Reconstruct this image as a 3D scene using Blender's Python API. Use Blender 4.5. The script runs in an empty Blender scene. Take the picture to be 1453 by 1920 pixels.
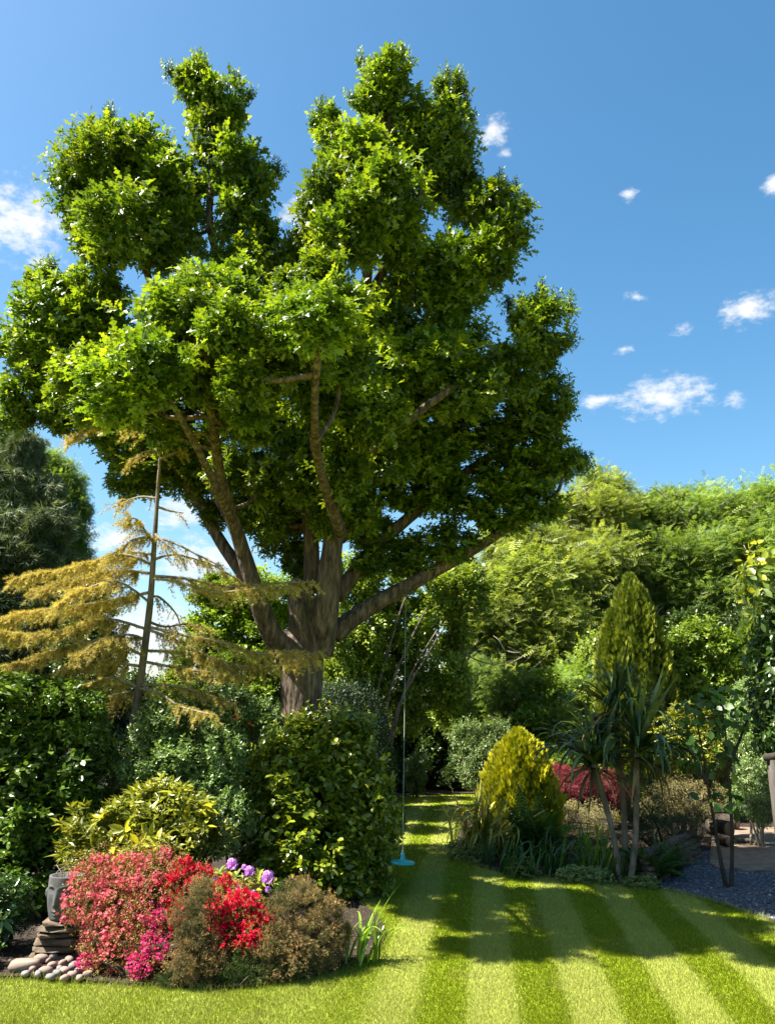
import bpy, bmesh, math, random
import numpy as np
from mathutils import Vector, Matrix

# ------------------------------------------------------------------ camera, sky, sun
S = bpy.context.scene
COL = S.collection
CAM_H, PITCH, LENS = 2.6, math.radians(13.9), 28.0
W, H = 1453.0, 1920.0
F = H * LENS / 36.0
cam_d = bpy.data.cameras.new('camera')
cam_d.sensor_fit = 'VERTICAL'; cam_d.sensor_height = 36.0; cam_d.lens = LENS
cam_d.clip_end = 2000.0
cam = bpy.data.objects.new('camera', cam_d); COL.objects.link(cam)
cam.location = (0, 0, CAM_H); cam.rotation_euler = (math.pi / 2 + PITCH, 0, 0)
S.camera = cam

SUN_EL = math.radians(55.0)
SUN_BACK = math.radians(-6.0)          # sun stands on the left; + = a little behind the garden
sun_dir = Vector((-math.cos(SUN_EL) * math.cos(SUN_BACK), math.cos(SUN_EL) * math.sin(SUN_BACK), math.sin(SUN_EL)))
sd = bpy.data.lights.new('sun', 'SUN'); sd.energy = 5.0; sd.angle = math.radians(0.53); sd.color = (1.0, 0.94, 0.84)
so = bpy.data.objects.new('sun', sd); COL.objects.link(so)
so.rotation_euler = (-sun_dir).to_track_quat('-Z', 'Y').to_euler()
so.location = (-30, 0, 40)
S.view_settings.view_transform = 'Standard'; S.view_settings.look = 'None'
S.view_settings.exposure = 2.2; S.view_settings.gamma = 1.0; S.view_settings.use_curve_mapping = False
S.cycles.max_bounces = 8; S.cycles.diffuse_bounces = 4; S.cycles.glossy_bounces = 2
S.cycles.transmission_bounces = 4; S.cycles.transparent_max_bounces = 4
S.cycles.caustics_reflective = False; S.cycles.caustics_refractive = False


def ray(px, py):
    x, y = (px - W / 2) / F, -(py - H / 2) / F
    return Vector((x, math.cos(PITCH) - y * math.sin(PITCH), math.sin(PITCH) + y * math.cos(PITCH)))


def at(px, py, Y):
    r = ray(px, py)
    return Vector((0, 0, CAM_H)) + r * (Y / r.y)


def gnd(px, py, z=0.0):
    r = ray(px, py)
    return Vector((0, 0, CAM_H)) + r * ((z - CAM_H) / r.z)


def mpp(px, py, Y):                     # metres per photo pixel at that spot
    return (Y / ray(px, py).y) / F


# world: physical sky plus small fair-weather clouds placed by azimuth and elevation
wd = bpy.data.worlds.new('World'); S.world = wd; wd.use_nodes = True
nt = wd.node_tree; nt.nodes.clear()
N, L = nt.nodes.new, nt.links.new
sky = N('ShaderNodeTexSky'); sky.sky_type = 'NISHITA'; sky.sun_disc = False
sky.sun_elevation = SUN_EL; sky.sun_rotation = math.atan2(sun_dir.x, sun_dir.y)
sky.air_density = 1.0; sky.dust_density = 1.3; sky.ozone_density = 1.0; sky.altitude = 50
tc = N('ShaderNodeTexCoord'); sep = N('ShaderNodeSeparateXYZ'); L(tc.outputs['Generated'], sep.inputs[0])


def wmath(op, a, b=None, c=None):
    n = N('ShaderNodeMath'); n.operation = op
    for i, v in enumerate((a, b, c)):
        if v is None: continue
        if isinstance(v, (int, float)): n.inputs[i].default_value = v
        else: L(v, n.inputs[i])
    return n.outputs[0]


az = wmath('ARCTAN2', sep.outputs['X'], sep.outputs['Y'])
el = wmath('ARCSINE', sep.outputs['Z'])
comb = N('ShaderNodeCombineXYZ'); L(az, comb.inputs[0]); L(el, comb.inputs[1])
nz = N('ShaderNodeTexNoise'); nz.inputs['Scale'].default_value = 44; nz.inputs['Detail'].default_value = 7
nz.inputs['Roughness'].default_value = 0.62
mp = N('ShaderNodeMapping'); mp.inputs['Scale'].default_value = (1.0, 1.7, 1.0)
L(comb.outputs[0], mp.inputs[0]); L(mp.outputs[0], nz.inputs['Vector'])
CLOUDS = [(1243, 742, 106, 46), (1125, 752, 48, 20), (1330, 750, 32, 18), (1378, 748, 32, 24), (1400, 580, 62, 38),
          (1275, 618, 26, 20), (1192, 556, 28, 18), (925, 248, 36, 34), (945, 285, 20, 16), (1178, 365, 22, 18),
          (22, 412, 140, 84), (75, 490, 34, 24), (1450, 345, 34, 30), (562, 405, 40, 44), (215, 1012, 90, 34),
          (340, 962, 72, 40), (380, 1055, 130, 56), (270, 1190, 130, 80), (652, 965, 34, 26), (1170, 655, 26, 14),
          (-400, 700, 160, 70), (1900, 500, 150, 60), (2300, 800, 150, 60)]
acc_c = None
for (px, py, rx, ry) in CLOUDS:
    d = ray(px, py).normalized()
    a0, e0 = math.atan2(d.x, d.y), math.asin(d.z)
    k = 1.0 / F / (1 + ((px - W / 2) / F) ** 2)
    s1 = N('ShaderNodeVectorMath'); s1.operation = 'SUBTRACT'; L(comb.outputs[0], s1.inputs[0]); s1.inputs[1].default_value = (a0, e0, 0)
    s2 = N('ShaderNodeVectorMath'); s2.operation = 'MULTIPLY'; L(s1.outputs[0], s2.inputs[0])
    s2.inputs[1].default_value = (math.cos(e0) / (rx * k), 1 / (ry * k), 0)
    s3 = N('ShaderNodeVectorMath'); s3.operation = 'LENGTH'; L(s2.outputs[0], s3.inputs[0])
    thin = wmath('ADD', s3.outputs['Value'], 0.22 if rx < 33 else (0.1 if rx < 50 else 0.0))   # small shreds stay wispy
    acc_c = thin if acc_c is None else wmath('MINIMUM', acc_c, thin)
dens = wmath('SUBTRACT', wmath('ADD', wmath('MULTIPLY', wmath('SUBTRACT', nz.outputs['Fac'], 0.5), 2.5), 1.02), acc_c)
mr = N('ShaderNodeMapRange'); mr.interpolation_type = 'SMOOTHSTEP'
mr.inputs['From Min'].default_value = 0.0; mr.inputs['From Max'].default_value = 1.1
mr.inputs['To Max'].default_value = 0.95
L(dens, mr.inputs['Value'])
mx = N('ShaderNodeMix'); mx.data_type = 'RGBA'; L(mr.outputs[0], mx.inputs['Factor'])
hs = N('ShaderNodeHueSaturation'); hs.inputs['Hue'].default_value = 0.488; hs.inputs['Saturation'].default_value = 1.3; hs.inputs['Value'].default_value = 1.0
L(sky.outputs[0], hs.inputs['Color'])
L(hs.outputs[0], mx.inputs['A']); mx.inputs['B'].default_value = (4.6, 4.7, 4.9, 1)
bg = N('ShaderNodeBackground'); L(mx.outputs['Result'], bg.inputs['Color']); bg.inputs['Strength'].default_value = 0.051
wo = N('ShaderNodeOutputWorld'); L(bg.outputs[0], wo.inputs['Surface'])

# ------------------------------------------------------------------ helpers
rng = np.random.default_rng(7)
random.seed(7)
MATS = {}


def new_mat(name):
    m = bpy.data.materials.new(name); m.use_nodes = True
    m.node_tree.nodes.clear(); MATS[name] = m
    return m, m.node_tree.nodes.new, m.node_tree.links.new


def ramp(node, stops):
    cr = node.color_ramp
    while len(cr.elements) > 1: cr.elements.remove(cr.elements[0])
    cr.elements[0].position = stops[0][0]; cr.elements[0].color = (*stops[0][1], 1)
    for p, c in stops[1:]:
        e = cr.elements.new(p); e.color = (*c, 1)


def leaf_mat(name, stops, trans=0.35, rough=0.45, spec=0.4, tgain=(1.35, 1.3, 0.6), obj_var=0.25, by_object=False):
    m, n, l = new_mat(name)
    oi = n('ShaderNodeObjectInfo')
    r = n('ShaderNodeValToRGB'); ramp(r, stops)
    if by_object:
        l(oi.outputs['Random'], r.inputs[0])
    else:
        a = n('ShaderNodeAttribute'); a.attribute_name = 'rnd'; l(a.outputs['Fac'], r.inputs[0])
    mr = n('ShaderNodeMapRange'); l(oi.outputs['Random'], mr.inputs['Value'])
    mr.inputs['To Min'].default_value = 1 - obj_var; mr.inputs['To Max'].default_value = 1 + obj_var
    mu = n('ShaderNodeVectorMath'); mu.operation = 'SCALE'; l(r.outputs[0], mu.inputs[0]); l(mr.outputs[0], mu.inputs['Scale'])
    tg = n('ShaderNodeVectorMath'); tg.operation = 'MULTIPLY'; l(mu.outputs[0], tg.inputs[0]); tg.inputs[1].default_value = tgain
    p = n('ShaderNodeBsdfPrincipled'); l(mu.outputs[0], p.inputs['Base Color'])
    p.inputs['Roughness'].default_value = rough; p.inputs['Specular IOR Level'].default_value = spec
    t = n('ShaderNodeBsdfTranslucent'); l(tg.outputs[0], t.inputs['Color'])
    mi = n('ShaderNodeMixShader'); mi.inputs[0].default_value = trans
    l(p.outputs[0], mi.inputs[1]); l(t.outputs[0], mi.inputs[2])
    o = n('ShaderNodeOutputMaterial'); l(mi.outputs[0], o.inputs['Surface'])
    return m


def rough_mat(name, stops, scale=6.0, stretch=(1, 1, 1), rough=0.9, bump=0.5, bscale=None, bdist=0.03, spec=0.2, detail=6):
    m, n, l = new_mat(name)
    tcn = n('ShaderNodeTexCoord'); mpn = n('ShaderNodeMapping'); mpn.inputs['Scale'].default_value = stretch
    l(tcn.outputs['Object'], mpn.inputs[0])
    no = n('ShaderNodeTexNoise'); no.inputs['Scale'].default_value = scale; no.inputs['Detail'].default_value = detail
    no.inputs['Roughness'].default_value = 0.65
    l(mpn.outputs[0], no.inputs['Vector'])
    r = n('ShaderNodeValToRGB'); ramp(r, stops); l(no.outputs['Fac'], r.inputs[0])
    n2 = n('ShaderNodeTexNoise'); n2.inputs['Scale'].default_value = bscale or scale * 2.5; n2.inputs['Detail'].default_value = 5
    l(mpn.outputs[0], n2.inputs['Vector'])
    b = n('ShaderNodeBump'); b.inputs['Strength'].default_value = bump; b.inputs['Distance'].default_value = bdist
    l(n2.outputs['Fac'], b.inputs['Height'])
    p = n('ShaderNodeBsdfPrincipled'); l(r.outputs[0], p.inputs['Base Color']); l(b.outputs[0], p.inputs['Normal'])
    p.inputs['Roughness'].default_value = rough; p.inputs['Specular IOR Level'].default_value = spec
    o = n('ShaderNodeOutputMaterial'); l(p.outputs[0], o.inputs['Surface'])
    return m


def nrm(a):
    return a / np.maximum(np.linalg.norm(a, axis=-1, keepdims=True), 1e-9)


class Acc:
    def __init__(self): self.V, self.Fc, self.R, self.n = [], [], [], 0

    def add(self, v, f, r=None):
        v = np.asarray(v, float); f = np.asarray(f, int)
        self.V.append(v); self.Fc.append(f + self.n)
        self.R.append(np.zeros(len(v)) if r is None else np.broadcast_to(np.asarray(r, float), (len(v),)))
        self.n += len(v)

    def place(self, tm, P, X, Nn, s, r):
        tv, tf = tm
        X = nrm(X); Yv = nrm(np.cross(Nn, X)); Z = np.cross(X, Yv)
        s = np.asarray(s, float)
        if s.ndim == 1: s = np.repeat(s[:, None], 3, 1)
        k = len(tv); n = len(P)
        v = P[:, None, :] + (s[:, 0, None, None] * tv[None, :, 0, None]) * X[:, None, :] \
            + (s[:, 1, None, None] * tv[None, :, 1, None]) * Yv[:, None, :] + (s[:, 2, None, None] * tv[None, :, 2, None]) * Z[:, None, :]
        f = tf[None] + (np.arange(n) * k)[:, None, None]
        self.add(v.reshape(-1, 3), f.reshape(-1, 3), np.repeat(r, k))

    def tube(self, pts, rad, seg=8, sub=4, wob=0.0, cap=True, r=0.0):
        pts = [Vector(p) for p in pts]; n = len(pts)
        P, R = [], []
        for i in range(n - 1):
            p0, p1, p2, p3 = pts[max(i - 1, 0)], pts[i], pts[i + 1], pts[min(i + 2, n - 1)]
            for k in range(sub):
                t = k / sub
                P.append(0.5 * ((2 * p1) + (p2 - p0) * t + (2 * p0 - 5 * p1 + 4 * p2 - p3) * t * t + (3 * p1 - p0 - 3 * p2 + p3) * t ** 3))
                R.append(rad[i] * (1 - t) + rad[i + 1] * t)
        P.append(pts[-1]); R.append(rad[-1])
        ref = Vector((0.31, 0.9, 0.2)); V = []
        m = len(P)
        for i in range(m):
            T = (P[min(i + 1, m - 1)] - P[max(i - 1, 0)]).normalized()
            A = T.cross(ref).normalized() if abs(T.dot(ref)) < 0.98 else T.cross(Vector((1, 0, 0))).normalized()
            B = T.cross(A)
            for k in range(seg):
                a = 2 * math.pi * k / seg
                rr = R[i] * (1 + wob * (math.sin(3 * a + i * 0.7) * 0.5 + random.uniform(-.5, .5)))
                V.append(P[i] + A * (math.cos(a) * rr) + B * (math.sin(a) * rr))
        Fc = []
        for i in range(m - 1):
            for k in range(seg):
                a, b = i * seg + k, i * seg + (k + 1) % seg
                Fc += [(a, b, b + seg), (a, b + seg, a + seg)]
        if cap:
            for base, flip in ((0, True), ((m - 1) * seg, False)):
                for k in range(1, seg - 1):
                    Fc.append((base, base + k + 1, base + k) if flip else (base, base + k, base + k + 1))
        self.add([tuple(v) for v in V], Fc, r)

    def mesh(self, name, mat):
        V = np.concatenate(self.V).astype(np.float32); Fc = np.concatenate(self.Fc).astype(np.int32); R = np.concatenate(self.R).astype(np.float32)
        me = bpy.data.meshes.new(name)
        me.vertices.add(len(V)); me.vertices.foreach_set('co', V.ravel())
        me.loops.add(Fc.size); me.loops.foreach_set('vertex_index', Fc.ravel())
        me.polygons.add(len(Fc)); me.polygons.foreach_set('loop_start', np.arange(0, Fc.size, 3, dtype=np.int32))
        a = me.attributes.new('rnd', 'FLOAT', 'POINT'); a.data.foreach_set('value', R)
        me.update(calc_edges=True); me.validate(clean_customdata=False)
        if mat: me.materials.append(mat)
        return me


def tag(o, label=None, cat=None, group=None, kind=None):
    if label: o['label'] = label
    if cat: o['category'] = cat
    if group: o['group'] = group
    if kind: o['kind'] = kind
    return o


def empty(name, loc, label, cat, group=None):
    o = bpy.data.objects.new(name, None); COL.objects.link(o); o.location = loc
    o.empty_display_size = 0.2
    return tag(o, label, cat, group)


ROOT_LOC = {}


def wloc(o):
    p = Vector(o.location)
    while o.parent is not None:
        o = o.parent; p = p + Vector(o.location)
    return p


def obj(name, me, parent=None, loc=(0, 0, 0), kind=None):
    """mesh object at a world location, parent empties carry no rotation"""
    o = bpy.data.objects.new(name, me); COL.objects.link(o)
    loc = Vector(loc)
    if parent is not None:
        o.parent = parent; loc = loc - wloc(parent)
    o.location = loc
    if kind: o['kind'] = kind
    return o


def build(acc, name, mat, parent=None, kind=None, flat=False):
    """acc in world coordinates -> object with its origin at the parent"""
    me = acc.mesh(name, mat)
    if flat: me.shade_flat()
    if parent is not None:
        off = wloc(parent)
        me.transform(Matrix.Translation(-off))
        o = bpy.data.objects.new(name, me); COL.objects.link(o); o.parent = parent
    else:
        o = bpy.data.objects.new(name, me); COL.objects.link(o)
    if kind: o['kind'] = kind
    return o


# leaf templates: length along x, width along y, z up
def T(v, f): return (np.array(v, float), np.array(f, int))


T_OAK = T([(0, 0, 0), (.45, 0, -.02), (.30, .21, .07), (.30, -.21, .07), (.35, 0, 0), (.82, 0, -.07), (.64, .30, .06), (.64, -.30, .06),
           (1.02, 0, -.14), (.86, .15, -.03), (.86, -.15, -.03)],
          [(0, 1, 2), (0, 3, 1), (4, 5, 6), (4, 7, 5), (5, 8, 9), (5, 10, 8)])
T_KITE = T([(0, 0, 0), (.5, .27, .06), (.5, -.27, .06), (1, 0, -.05)], [(0, 3, 1), (0, 2, 3)])
T_HEX = T([(0, 0, 0), (.28, .2, .05), (.28, -.2, .05), (.66, .22, .02), (.66, -.22, .02), (1, 0, -.1), (.5, 0, -.02)],
          [(0, 6, 1), (1, 6, 3), (3, 6, 5), (0, 2, 6), (2, 4, 6), (4, 5, 6)])
T_LANCE = T([(0, 0, 0), (.45, .13, .04), (.45, -.13, .04), (1, 0, -.06)], [(0, 3, 1), (0, 2, 3)])
T_NEEDLE = T([(0, .03, 0), (0, -.03, 0), (1, 0, 0)], [(0, 1, 2)])


def t_pinnate(n=5, w=.10, ll=.34):
    v, f = [], []
    for i in range(n):
        x = .12 + .8 * i / (n - 1); l_ = ll * (1 - .45 * abs(x - .45))
        for s in (-1, 1):
            k = len(v)
            v += [(x, 0, 0), (x + .08, s * l_ * .6 - s * 0, -.01), (x + l_ * .45, s * l_, -.06), (x + .10 + w * .5, s * l_ * .35, .0)]
            f += [(k, k + 1, k + 2), (k, k + 2, k + 3)] if s > 0 else [(k, k + 2, k + 1), (k, k + 3, k + 2)]
    k = len(v); v += [(.85, .05, 0), (.85, -.05, 0), (1.08, 0, -.04)]; f.append((k, k + 1, k + 2))
    return T(v, f)


T_PIN = t_pinnate()


def t_tuft(n=9, w=.05, spread=.9, seed=1):
    r = np.random.default_rng(seed); v, f = [], []
    for i in range(n):
        d = nrm(np.array([1.0, *(r.normal(size=2) * spread)])); p = np.cross(d, r.normal(size=3)); p = p / np.linalg.norm(p) * w
        b = np.array([.25 * r.random(), 0, 0]); k = len(v)
        v += [tuple(b + p), tuple(b - p), tuple(b + d * (.7 + .4 * r.random()))]; f.append((k, k + 1, k + 2))
    return T(v, f)


T_TUFT = t_tuft()
T_SPRIG = t_tuft(7, .06, .45, 3)


def t_flame(seed=5):                    # upright flattened cypress spray
    r = np.random.default_rng(seed); v, f = [], []
    for i in range(6):
        a = (i - 2.5) * .30; l_ = 1 - .13 * abs(i - 2.5) + r.uniform(-.1, .1); k = len(v); x0 = .05 * i
        d = np.array([math.cos(a), math.sin(a), r.uniform(-.12, .12)]); p = np.array([-d[1], d[0], 0]) * .11
        v += [(0, 0, 0), tuple(d * .55 * l_ + p), tuple(d * l_), tuple(d * .55 * l_ - p)]
        f += [(k, k + 1, k + 2), (k, k + 2, k + 3)]
    return T(v, f)


T_FLAME = t_flame()


def t_flower(petals=5, cup=.25):
    v, f = [(0, 0, 0)], []
    for i in range(petals):
        a = 2 * math.pi * i / petals; w = .52
        k = len(v)
        v += [(math.cos(a - w) * .62, math.sin(a - w) * .62, cup), (math.cos(a) * 1.0, math.sin(a) * 1.0, cup * .8), (math.cos(a + w) * .62, math.sin(a + w) * .62, cup)]
        f += [(0, k, k + 1), (0, k + 1, k + 2)]
    return T(v, f)


T_FLOWER = t_flower()


def lumpf(d, amp, rg):
    o = np.ones(len(d))
    for k in (2.2, 3.7, 6.0):
        w = rg.normal(size=(3,)); w2 = rg.normal(size=(3,))
        o += amp * (np.sin(d @ (w / np.linalg.norm(w) * k * 1.6) + rg.random() * 6) + np.sin(d @ (w2 / np.linalg.norm(w2) * k * 1.6) + rg.random() * 6)) / (1.6 * math.sqrt(k))
    return o


def clump(acc, rg, c, R, ntw, lpt, Ls, tm, shell=.4, up=.35, lump=.22, twl=1.8, pw=.6, droop=.15, spread=1.0, wide=1.0, upn=.7, rag=.05, tone=(0, 1), sub=0, tipy=.35):
    """twigs spread through an uneven ball, each carrying a rosette of leaves"""
    R = np.broadcast_to(np.asarray(R, float), (3,))
    d = nrm(rg.normal(size=(ntw, 3)))
    rr = lumpf(d, lump, rg) * (shell + (1 - shell) * rg.random(ntw) ** pw) * (1 + rag * rg.exponential(size=ntw))
    if sub:                                   # pull twigs towards a few sub-clumps: gaps between them
        cen = nrm(rg.normal(size=(sub, 3))) * (.62 + .3 * rg.random((sub, 1)))
        idx = np.argmin(((d * rr[:, None])[:, None, :] - cen[None]) ** 2 @ np.ones(3), axis=1)
        q = d * rr[:, None]; q = cen[idx] + (q - cen[idx]) * .72
        rr = np.linalg.norm(q, axis=1); d = nrm(q)
    P = np.asarray(c, float) + d * rr[:, None] * R
    zz = np.array([0, 0, 1.0])
    Tw = nrm(d + up * zz + .6 * rg.normal(size=(ntw, 3)))
    A = nrm(np.cross(Tw, rg.normal(size=(ntw, 3)))); B = np.cross(Tw, A)
    twt = rg.random(ntw)
    ph = rg.random(ntw) * 6.28
    for j in range(lpt):
        s = (j + .5) / lpt
        a = ph + j * 2.4
        pos = P + Tw * (Ls * twl * (s - .5))
        dl = nrm(Tw * (.3 + .6 * s) + (A * np.cos(a)[:, None] + B * np.sin(a)[:, None]) * spread * (1.05 - .4 * s) - zz * droop)
        nn = nrm(Tw * .6 + zz * upn + .55 * rg.normal(size=(ntw, 3)))
        sz = Ls * (.65 + .6 * rg.random(ntw))
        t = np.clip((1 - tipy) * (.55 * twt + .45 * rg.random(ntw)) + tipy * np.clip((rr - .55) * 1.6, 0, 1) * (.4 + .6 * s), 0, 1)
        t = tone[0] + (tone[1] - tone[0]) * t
        acc.place(tm, pos, dl, nn, np.stack([sz, sz * wide, sz], 1), t)


def clump_variants(n, name, mat, R0, seed, **kw):
    out = []
    for i in range(n):
        a = Acc(); clump(a, np.random.default_rng(seed + i), (0, 0, 0), R0, **kw)
        out.append(a.mesh(name, mat))
    return out


def put(mesh, R0, c, rad, parent, name='foliage', rz=None, kind='stuff'):
    o = obj(name, mesh, parent, c, kind)
    r = (rad, rad, rad) if isinstance(rad, (int, float)) else rad
    o.scale = (r[0] / R0, r[1] / R0, r[2] / R0)
    o.rotation_euler = (random.uniform(-.25, .25), random.uniform(-.25, .25), random.uniform(0, 6.28) if rz is None else rz)
    return o


def px_clump(e, Y=None):
    """(px, py, rx, ry, Y) -> centre, radii in metres"""
    px, py, rx, ry, y = e
    y = (Y or 0) + y
    c = at(px, py, y); m = mpp(px, py, y)
    return c, (rx * m, (rx + ry) * .5 * m, ry * m)


# ------------------------------------------------------------------ materials
G = leaf_mat
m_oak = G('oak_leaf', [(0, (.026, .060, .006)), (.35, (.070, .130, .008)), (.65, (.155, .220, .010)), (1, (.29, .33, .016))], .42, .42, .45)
m_bark = rough_mat('oak_bark', [(.3, (.018, .013, .009)), (.5, (.085, .062, .044)), (.72, (.20, .155, .115))], 13, (1, 1, .22), bump=1.0, bscale=15, bdist=.10)
m_bark2 = rough_mat('grey_bark', [(.3, (.05, .04, .03)), (.6, (.16, .13, .105)), (.8, (.26, .22, .18))], 9, (1, 1, .3), bump=.8, bscale=20, bdist=.02)
m_bark3 = rough_mat('dark_bark', [(.3, (.015, .012, .01)), (.7, (.06, .048, .035))], 9, (1, 1, .3), bump=.8, bscale=20, bdist=.02)
m_pine = rough_mat('pine_bark', [(.3, (.07, .035, .022)), (.6, (.24, .13, .085)), (.8, (.36, .22, .15))], 7, (1, 1, .4), bump=1, bscale=12, bdist=.05)
m_twig = rough_mat('twig_bark', [(.3, (.12, .10, .075)), (.7, (.30, .26, .20))], 9, (1, 1, .3), bump=.3)
m_larch = G('golden_needle', [(0, (.16, .13, .025)), (.5, (.34, .28, .07)), (1, (.52, .45, .15))], .35, .6, .15, (1.2, 1.1, .6), .2)
m_camel = G('camellia_leaf', [(0, (.040, .078, .008)), (.4, (.115, .17, .012)), (.75, (.24, .27, .016)), (1, (.37, .36, .02))], .25, .30, .5)
m_camel_o = G('camellia_leaf_single', [(0, (.10, .155, .01)), (.5, (.21, .26, .014)), (.93, (.36, .37, .02)), (1, (.38, .26, .02))], .22, .26, .6, by_object=True, obj_var=.1)
m_hedge = G('hedge_leaf', [(0, (.026, .058, .009)), (.5, (.08, .145, .016)), (1, (.21, .29, .03))], .25, .38, .4)
m_gold = G('golden_shrub_leaf', [(0, (.05, .07, .010)), (.5, (.13, .15, .014)), (1, (.30, .28, .02))], .25, .35, .4)
m_gold_o = G('golden_shrub_leaf_single', [(0, (.11, .13, .012)), (.4, (.24, .25, .015)), (1, (.46, .41, .02))], .25, .33, .45, by_object=True, obj_var=.08)
m_blueg = G('grey_green_leaf', [(0, (.05, .095, .028)), (.5, (.12, .19, .05)), (1, (.25, .32, .10))], .28, .4, .4)
m_skim = G('skimmia_leaf', [(0, (.02, .05, .01)), (.6, (.05, .11, .02)), (1, (.13, .20, .05))], .2, .3, .5, by_object=True)
m_skim2 = G('skimmia_inner_leaf', [(0, (.018, .045, .01)), (1, (.06, .12, .02))], .2, .3, .5)
m_yew = G('yew_leaf', [(0, (.010, .025, .007)), (1, (.035, .07, .014))], .15, .5, .3)
m_pink = G('salmon_azalea_flower', [(0, (.34, .13, .055)), (.35, (.58, .14, .14)), (.75, (.66, .11, .18)), (1, (.72, .30, .26))], .28, .6, .15, (1.1, 1, 1), .12)
m_magenta = G('magenta_azalea_flower', [(0, (.45, .02, .10)), (1, (.70, .05, .24))], .28, .6, .15, (1.1, 1, 1), .12)
m_red = G('red_azalea_flower', [(0, (.38, .003, .022)), (.6, (.62, .006, .048)), (1, (.72, .025, .085))], .25, .6, .12, (1.1, 1, 1), .1)
m_azl = G('azalea_leaf', [(0, (.07, .07, .012)), (.5, (.17, .13, .025)), (1, (.34, .17, .06))], .25, .5, .3)
m_heath = G('heather_sprig', [(0, (.07, .075, .03)), (.4, (.16, .14, .06)), (.7, (.32, .20, .085)), (1, (.46, .26, .11))], .2, .7, .1, (1.1, 1, .8))
m_heathg = G('green_heather_sprig', [(0, (.03, .05, .015)), (.6, (.07, .105, .03)), (1, (.14, .16, .05))], .2, .7, .1)
m_lilac = G('lilac_flower', [(0, (.48, .16, .58)), (1, (.70, .36, .80))], .28, .6, .15, (1.05, 1, 1.05), .1)
m_rhod = G('rhododendron_leaf', [(0, (.10, .14, .012)), (1, (.28, .30, .03))], .3, .45, .25, by_object=True)
m_blade = G('strap_leaf', [(0, (.06, .13, .012)), (.6, (.13, .23, .02)), (1, (.24, .33, .04))], .35, .35, .4, by_object=True)
m_bladed = G('dark_strap_leaf', [(0, (.018, .055, .010)), (1, (.05, .12, .02))], .3, .35, .4, by_object=True)
m_phor = G('striped_flax_leaf', [(0, (.13, .17, .02)), (.5, (.30, .31, .05)), (.85, (.46, .40, .10)), (1, (.42, .26, .07))], .25, .35, .4, by_object=True)
m_cord = G('cordyline_leaf', [(0, (.018, .042, .012)), (.7, (.045, .088, .024)), (1, (.10, .14, .04))], .2, .32, .5, by_object=True)
m_cordd = G('dead_cordyline_leaf', [(0, (.08, .055, .02)), (1, (.22, .15, .06))], .2, .6, .2, by_object=True)
m_fern = G('fern_frond', [(0, (.03, .08, .015)), (1, (.075, .16, .03))], .35, .45, .3, by_object=True)
m_con = G('gold_cypress_spray', [(0, (.09, .11, .008)), (.4, (.22, .24, .010)), (1, (.46, .42, .015))], .2, .6, .2)
m_col = G('green_cypress_spray', [(0, (.03, .055, .008)), (.45, (.085, .12, .012)), (1, (.22, .24, .025))], .2, .6, .2)
m_conl = G('grey_conifer_spray', [(0, (.035, .058, .030)), (.5, (.095, .13, .062)), (1, (.22, .25, .12))], .2, .6, .2)
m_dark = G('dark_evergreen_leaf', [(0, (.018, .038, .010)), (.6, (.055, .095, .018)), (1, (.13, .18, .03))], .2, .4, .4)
m_bg1 = G('fresh_green_leaf', [(0, (.06, .11, .010)), (.5, (.15, .23, .018)), (1, (.30, .37, .035))], .38, .45, .35)
m_bg2 = G('understorey_leaf', [(0, (.075, .13, .012)), (.5, (.18, .25, .022)), (1, (.34, .40, .05))], .38, .42, .4)
m_rob = G('feathery_leaf', [(0, (.09, .135, .025)), (.5, (.21, .265, .05)), (1, (.36, .40, .10))], .42, .5, .3)
m_rob2 = G('green_feathery_leaf', [(0, (.07, .125, .025)), (.5, (.155, .24, .044)), (1, (.30, .38, .08))], .42, .5, .3)
m_maple = G('red_maple_leaf', [(0, (.10, .016, .022)), (.5, (.20, .030, .042)), (1, (.30, .06, .07))], .35, .5, .2, (1.1, .9, .9))
m_mag = G('broad_yellow_leaf', [(0, (.06, .11, .014)), (.5, (.16, .21, .02)), (1, (.34, .33, .03))], .35, .35, .45, by_object=True)
m_magd = G('broad_green_leaf', [(0, (.022, .05, .010)), (1, (.07, .13, .02))], .3, .35, .45)
m_sap = G('sapling_leaf', [(0, (.03, .075, .012)), (1, (.075, .15, .022))], .35, .4, .4, by_object=True)
m_pale = G('pale_shrub_leaf', [(0, (.06, .10, .03)), (.5, (.14, .21, .06)), (1, (.32, .36, .16))], .3, .4, .4)
m_gcov = G('ground_cover_leaf', [(0, (.08, .14, .03)), (1, (.25, .30, .09))], .3, .45, .35)
m_dry = G('dry_brush_leaf', [(0, (.07, .065, .03)), (.6, (.17, .15, .06)), (1, (.32, .22, .12))], .25, .6, .2)
m_soil = rough_mat('soil', [(.3, (.012, .008, .006)), (.6, (.04, .028, .02)), (.8, (.085, .06, .042))], 14, bump=1.0, bscale=35, bdist=.05)
m_stone = rough_mat('sandstone', [(.3, (.035, .026, .018)), (.55, (.105, .078, .054)), (.8, (.19, .145, .10))], 5, (1, 1, 3), bump=.7, bscale=18, bdist=.02)
m_cob = rough_mat('cobble', [(.3, (.13, .095, .075)), (.6, (.24, .185, .15)), (.8, (.34, .28, .24))], 5, bump=.2, bscale=30, bdist=.01)
m_cobs = [m_cob, rough_mat('grey_cobble', [(.3, (.10, .095, .09)), (.6, (.19, .18, .17)), (.8, (.28, .27, .26))], 5, bump=.2, bscale=30, bdist=.01), rough_mat('pink_cobble', [(.3, (.16, .10, .08)), (.6, (.29, .20, .165)), (.8, (.38, .29, .25))], 5, bump=.2, bscale=30, bdist=.01)]
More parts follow.
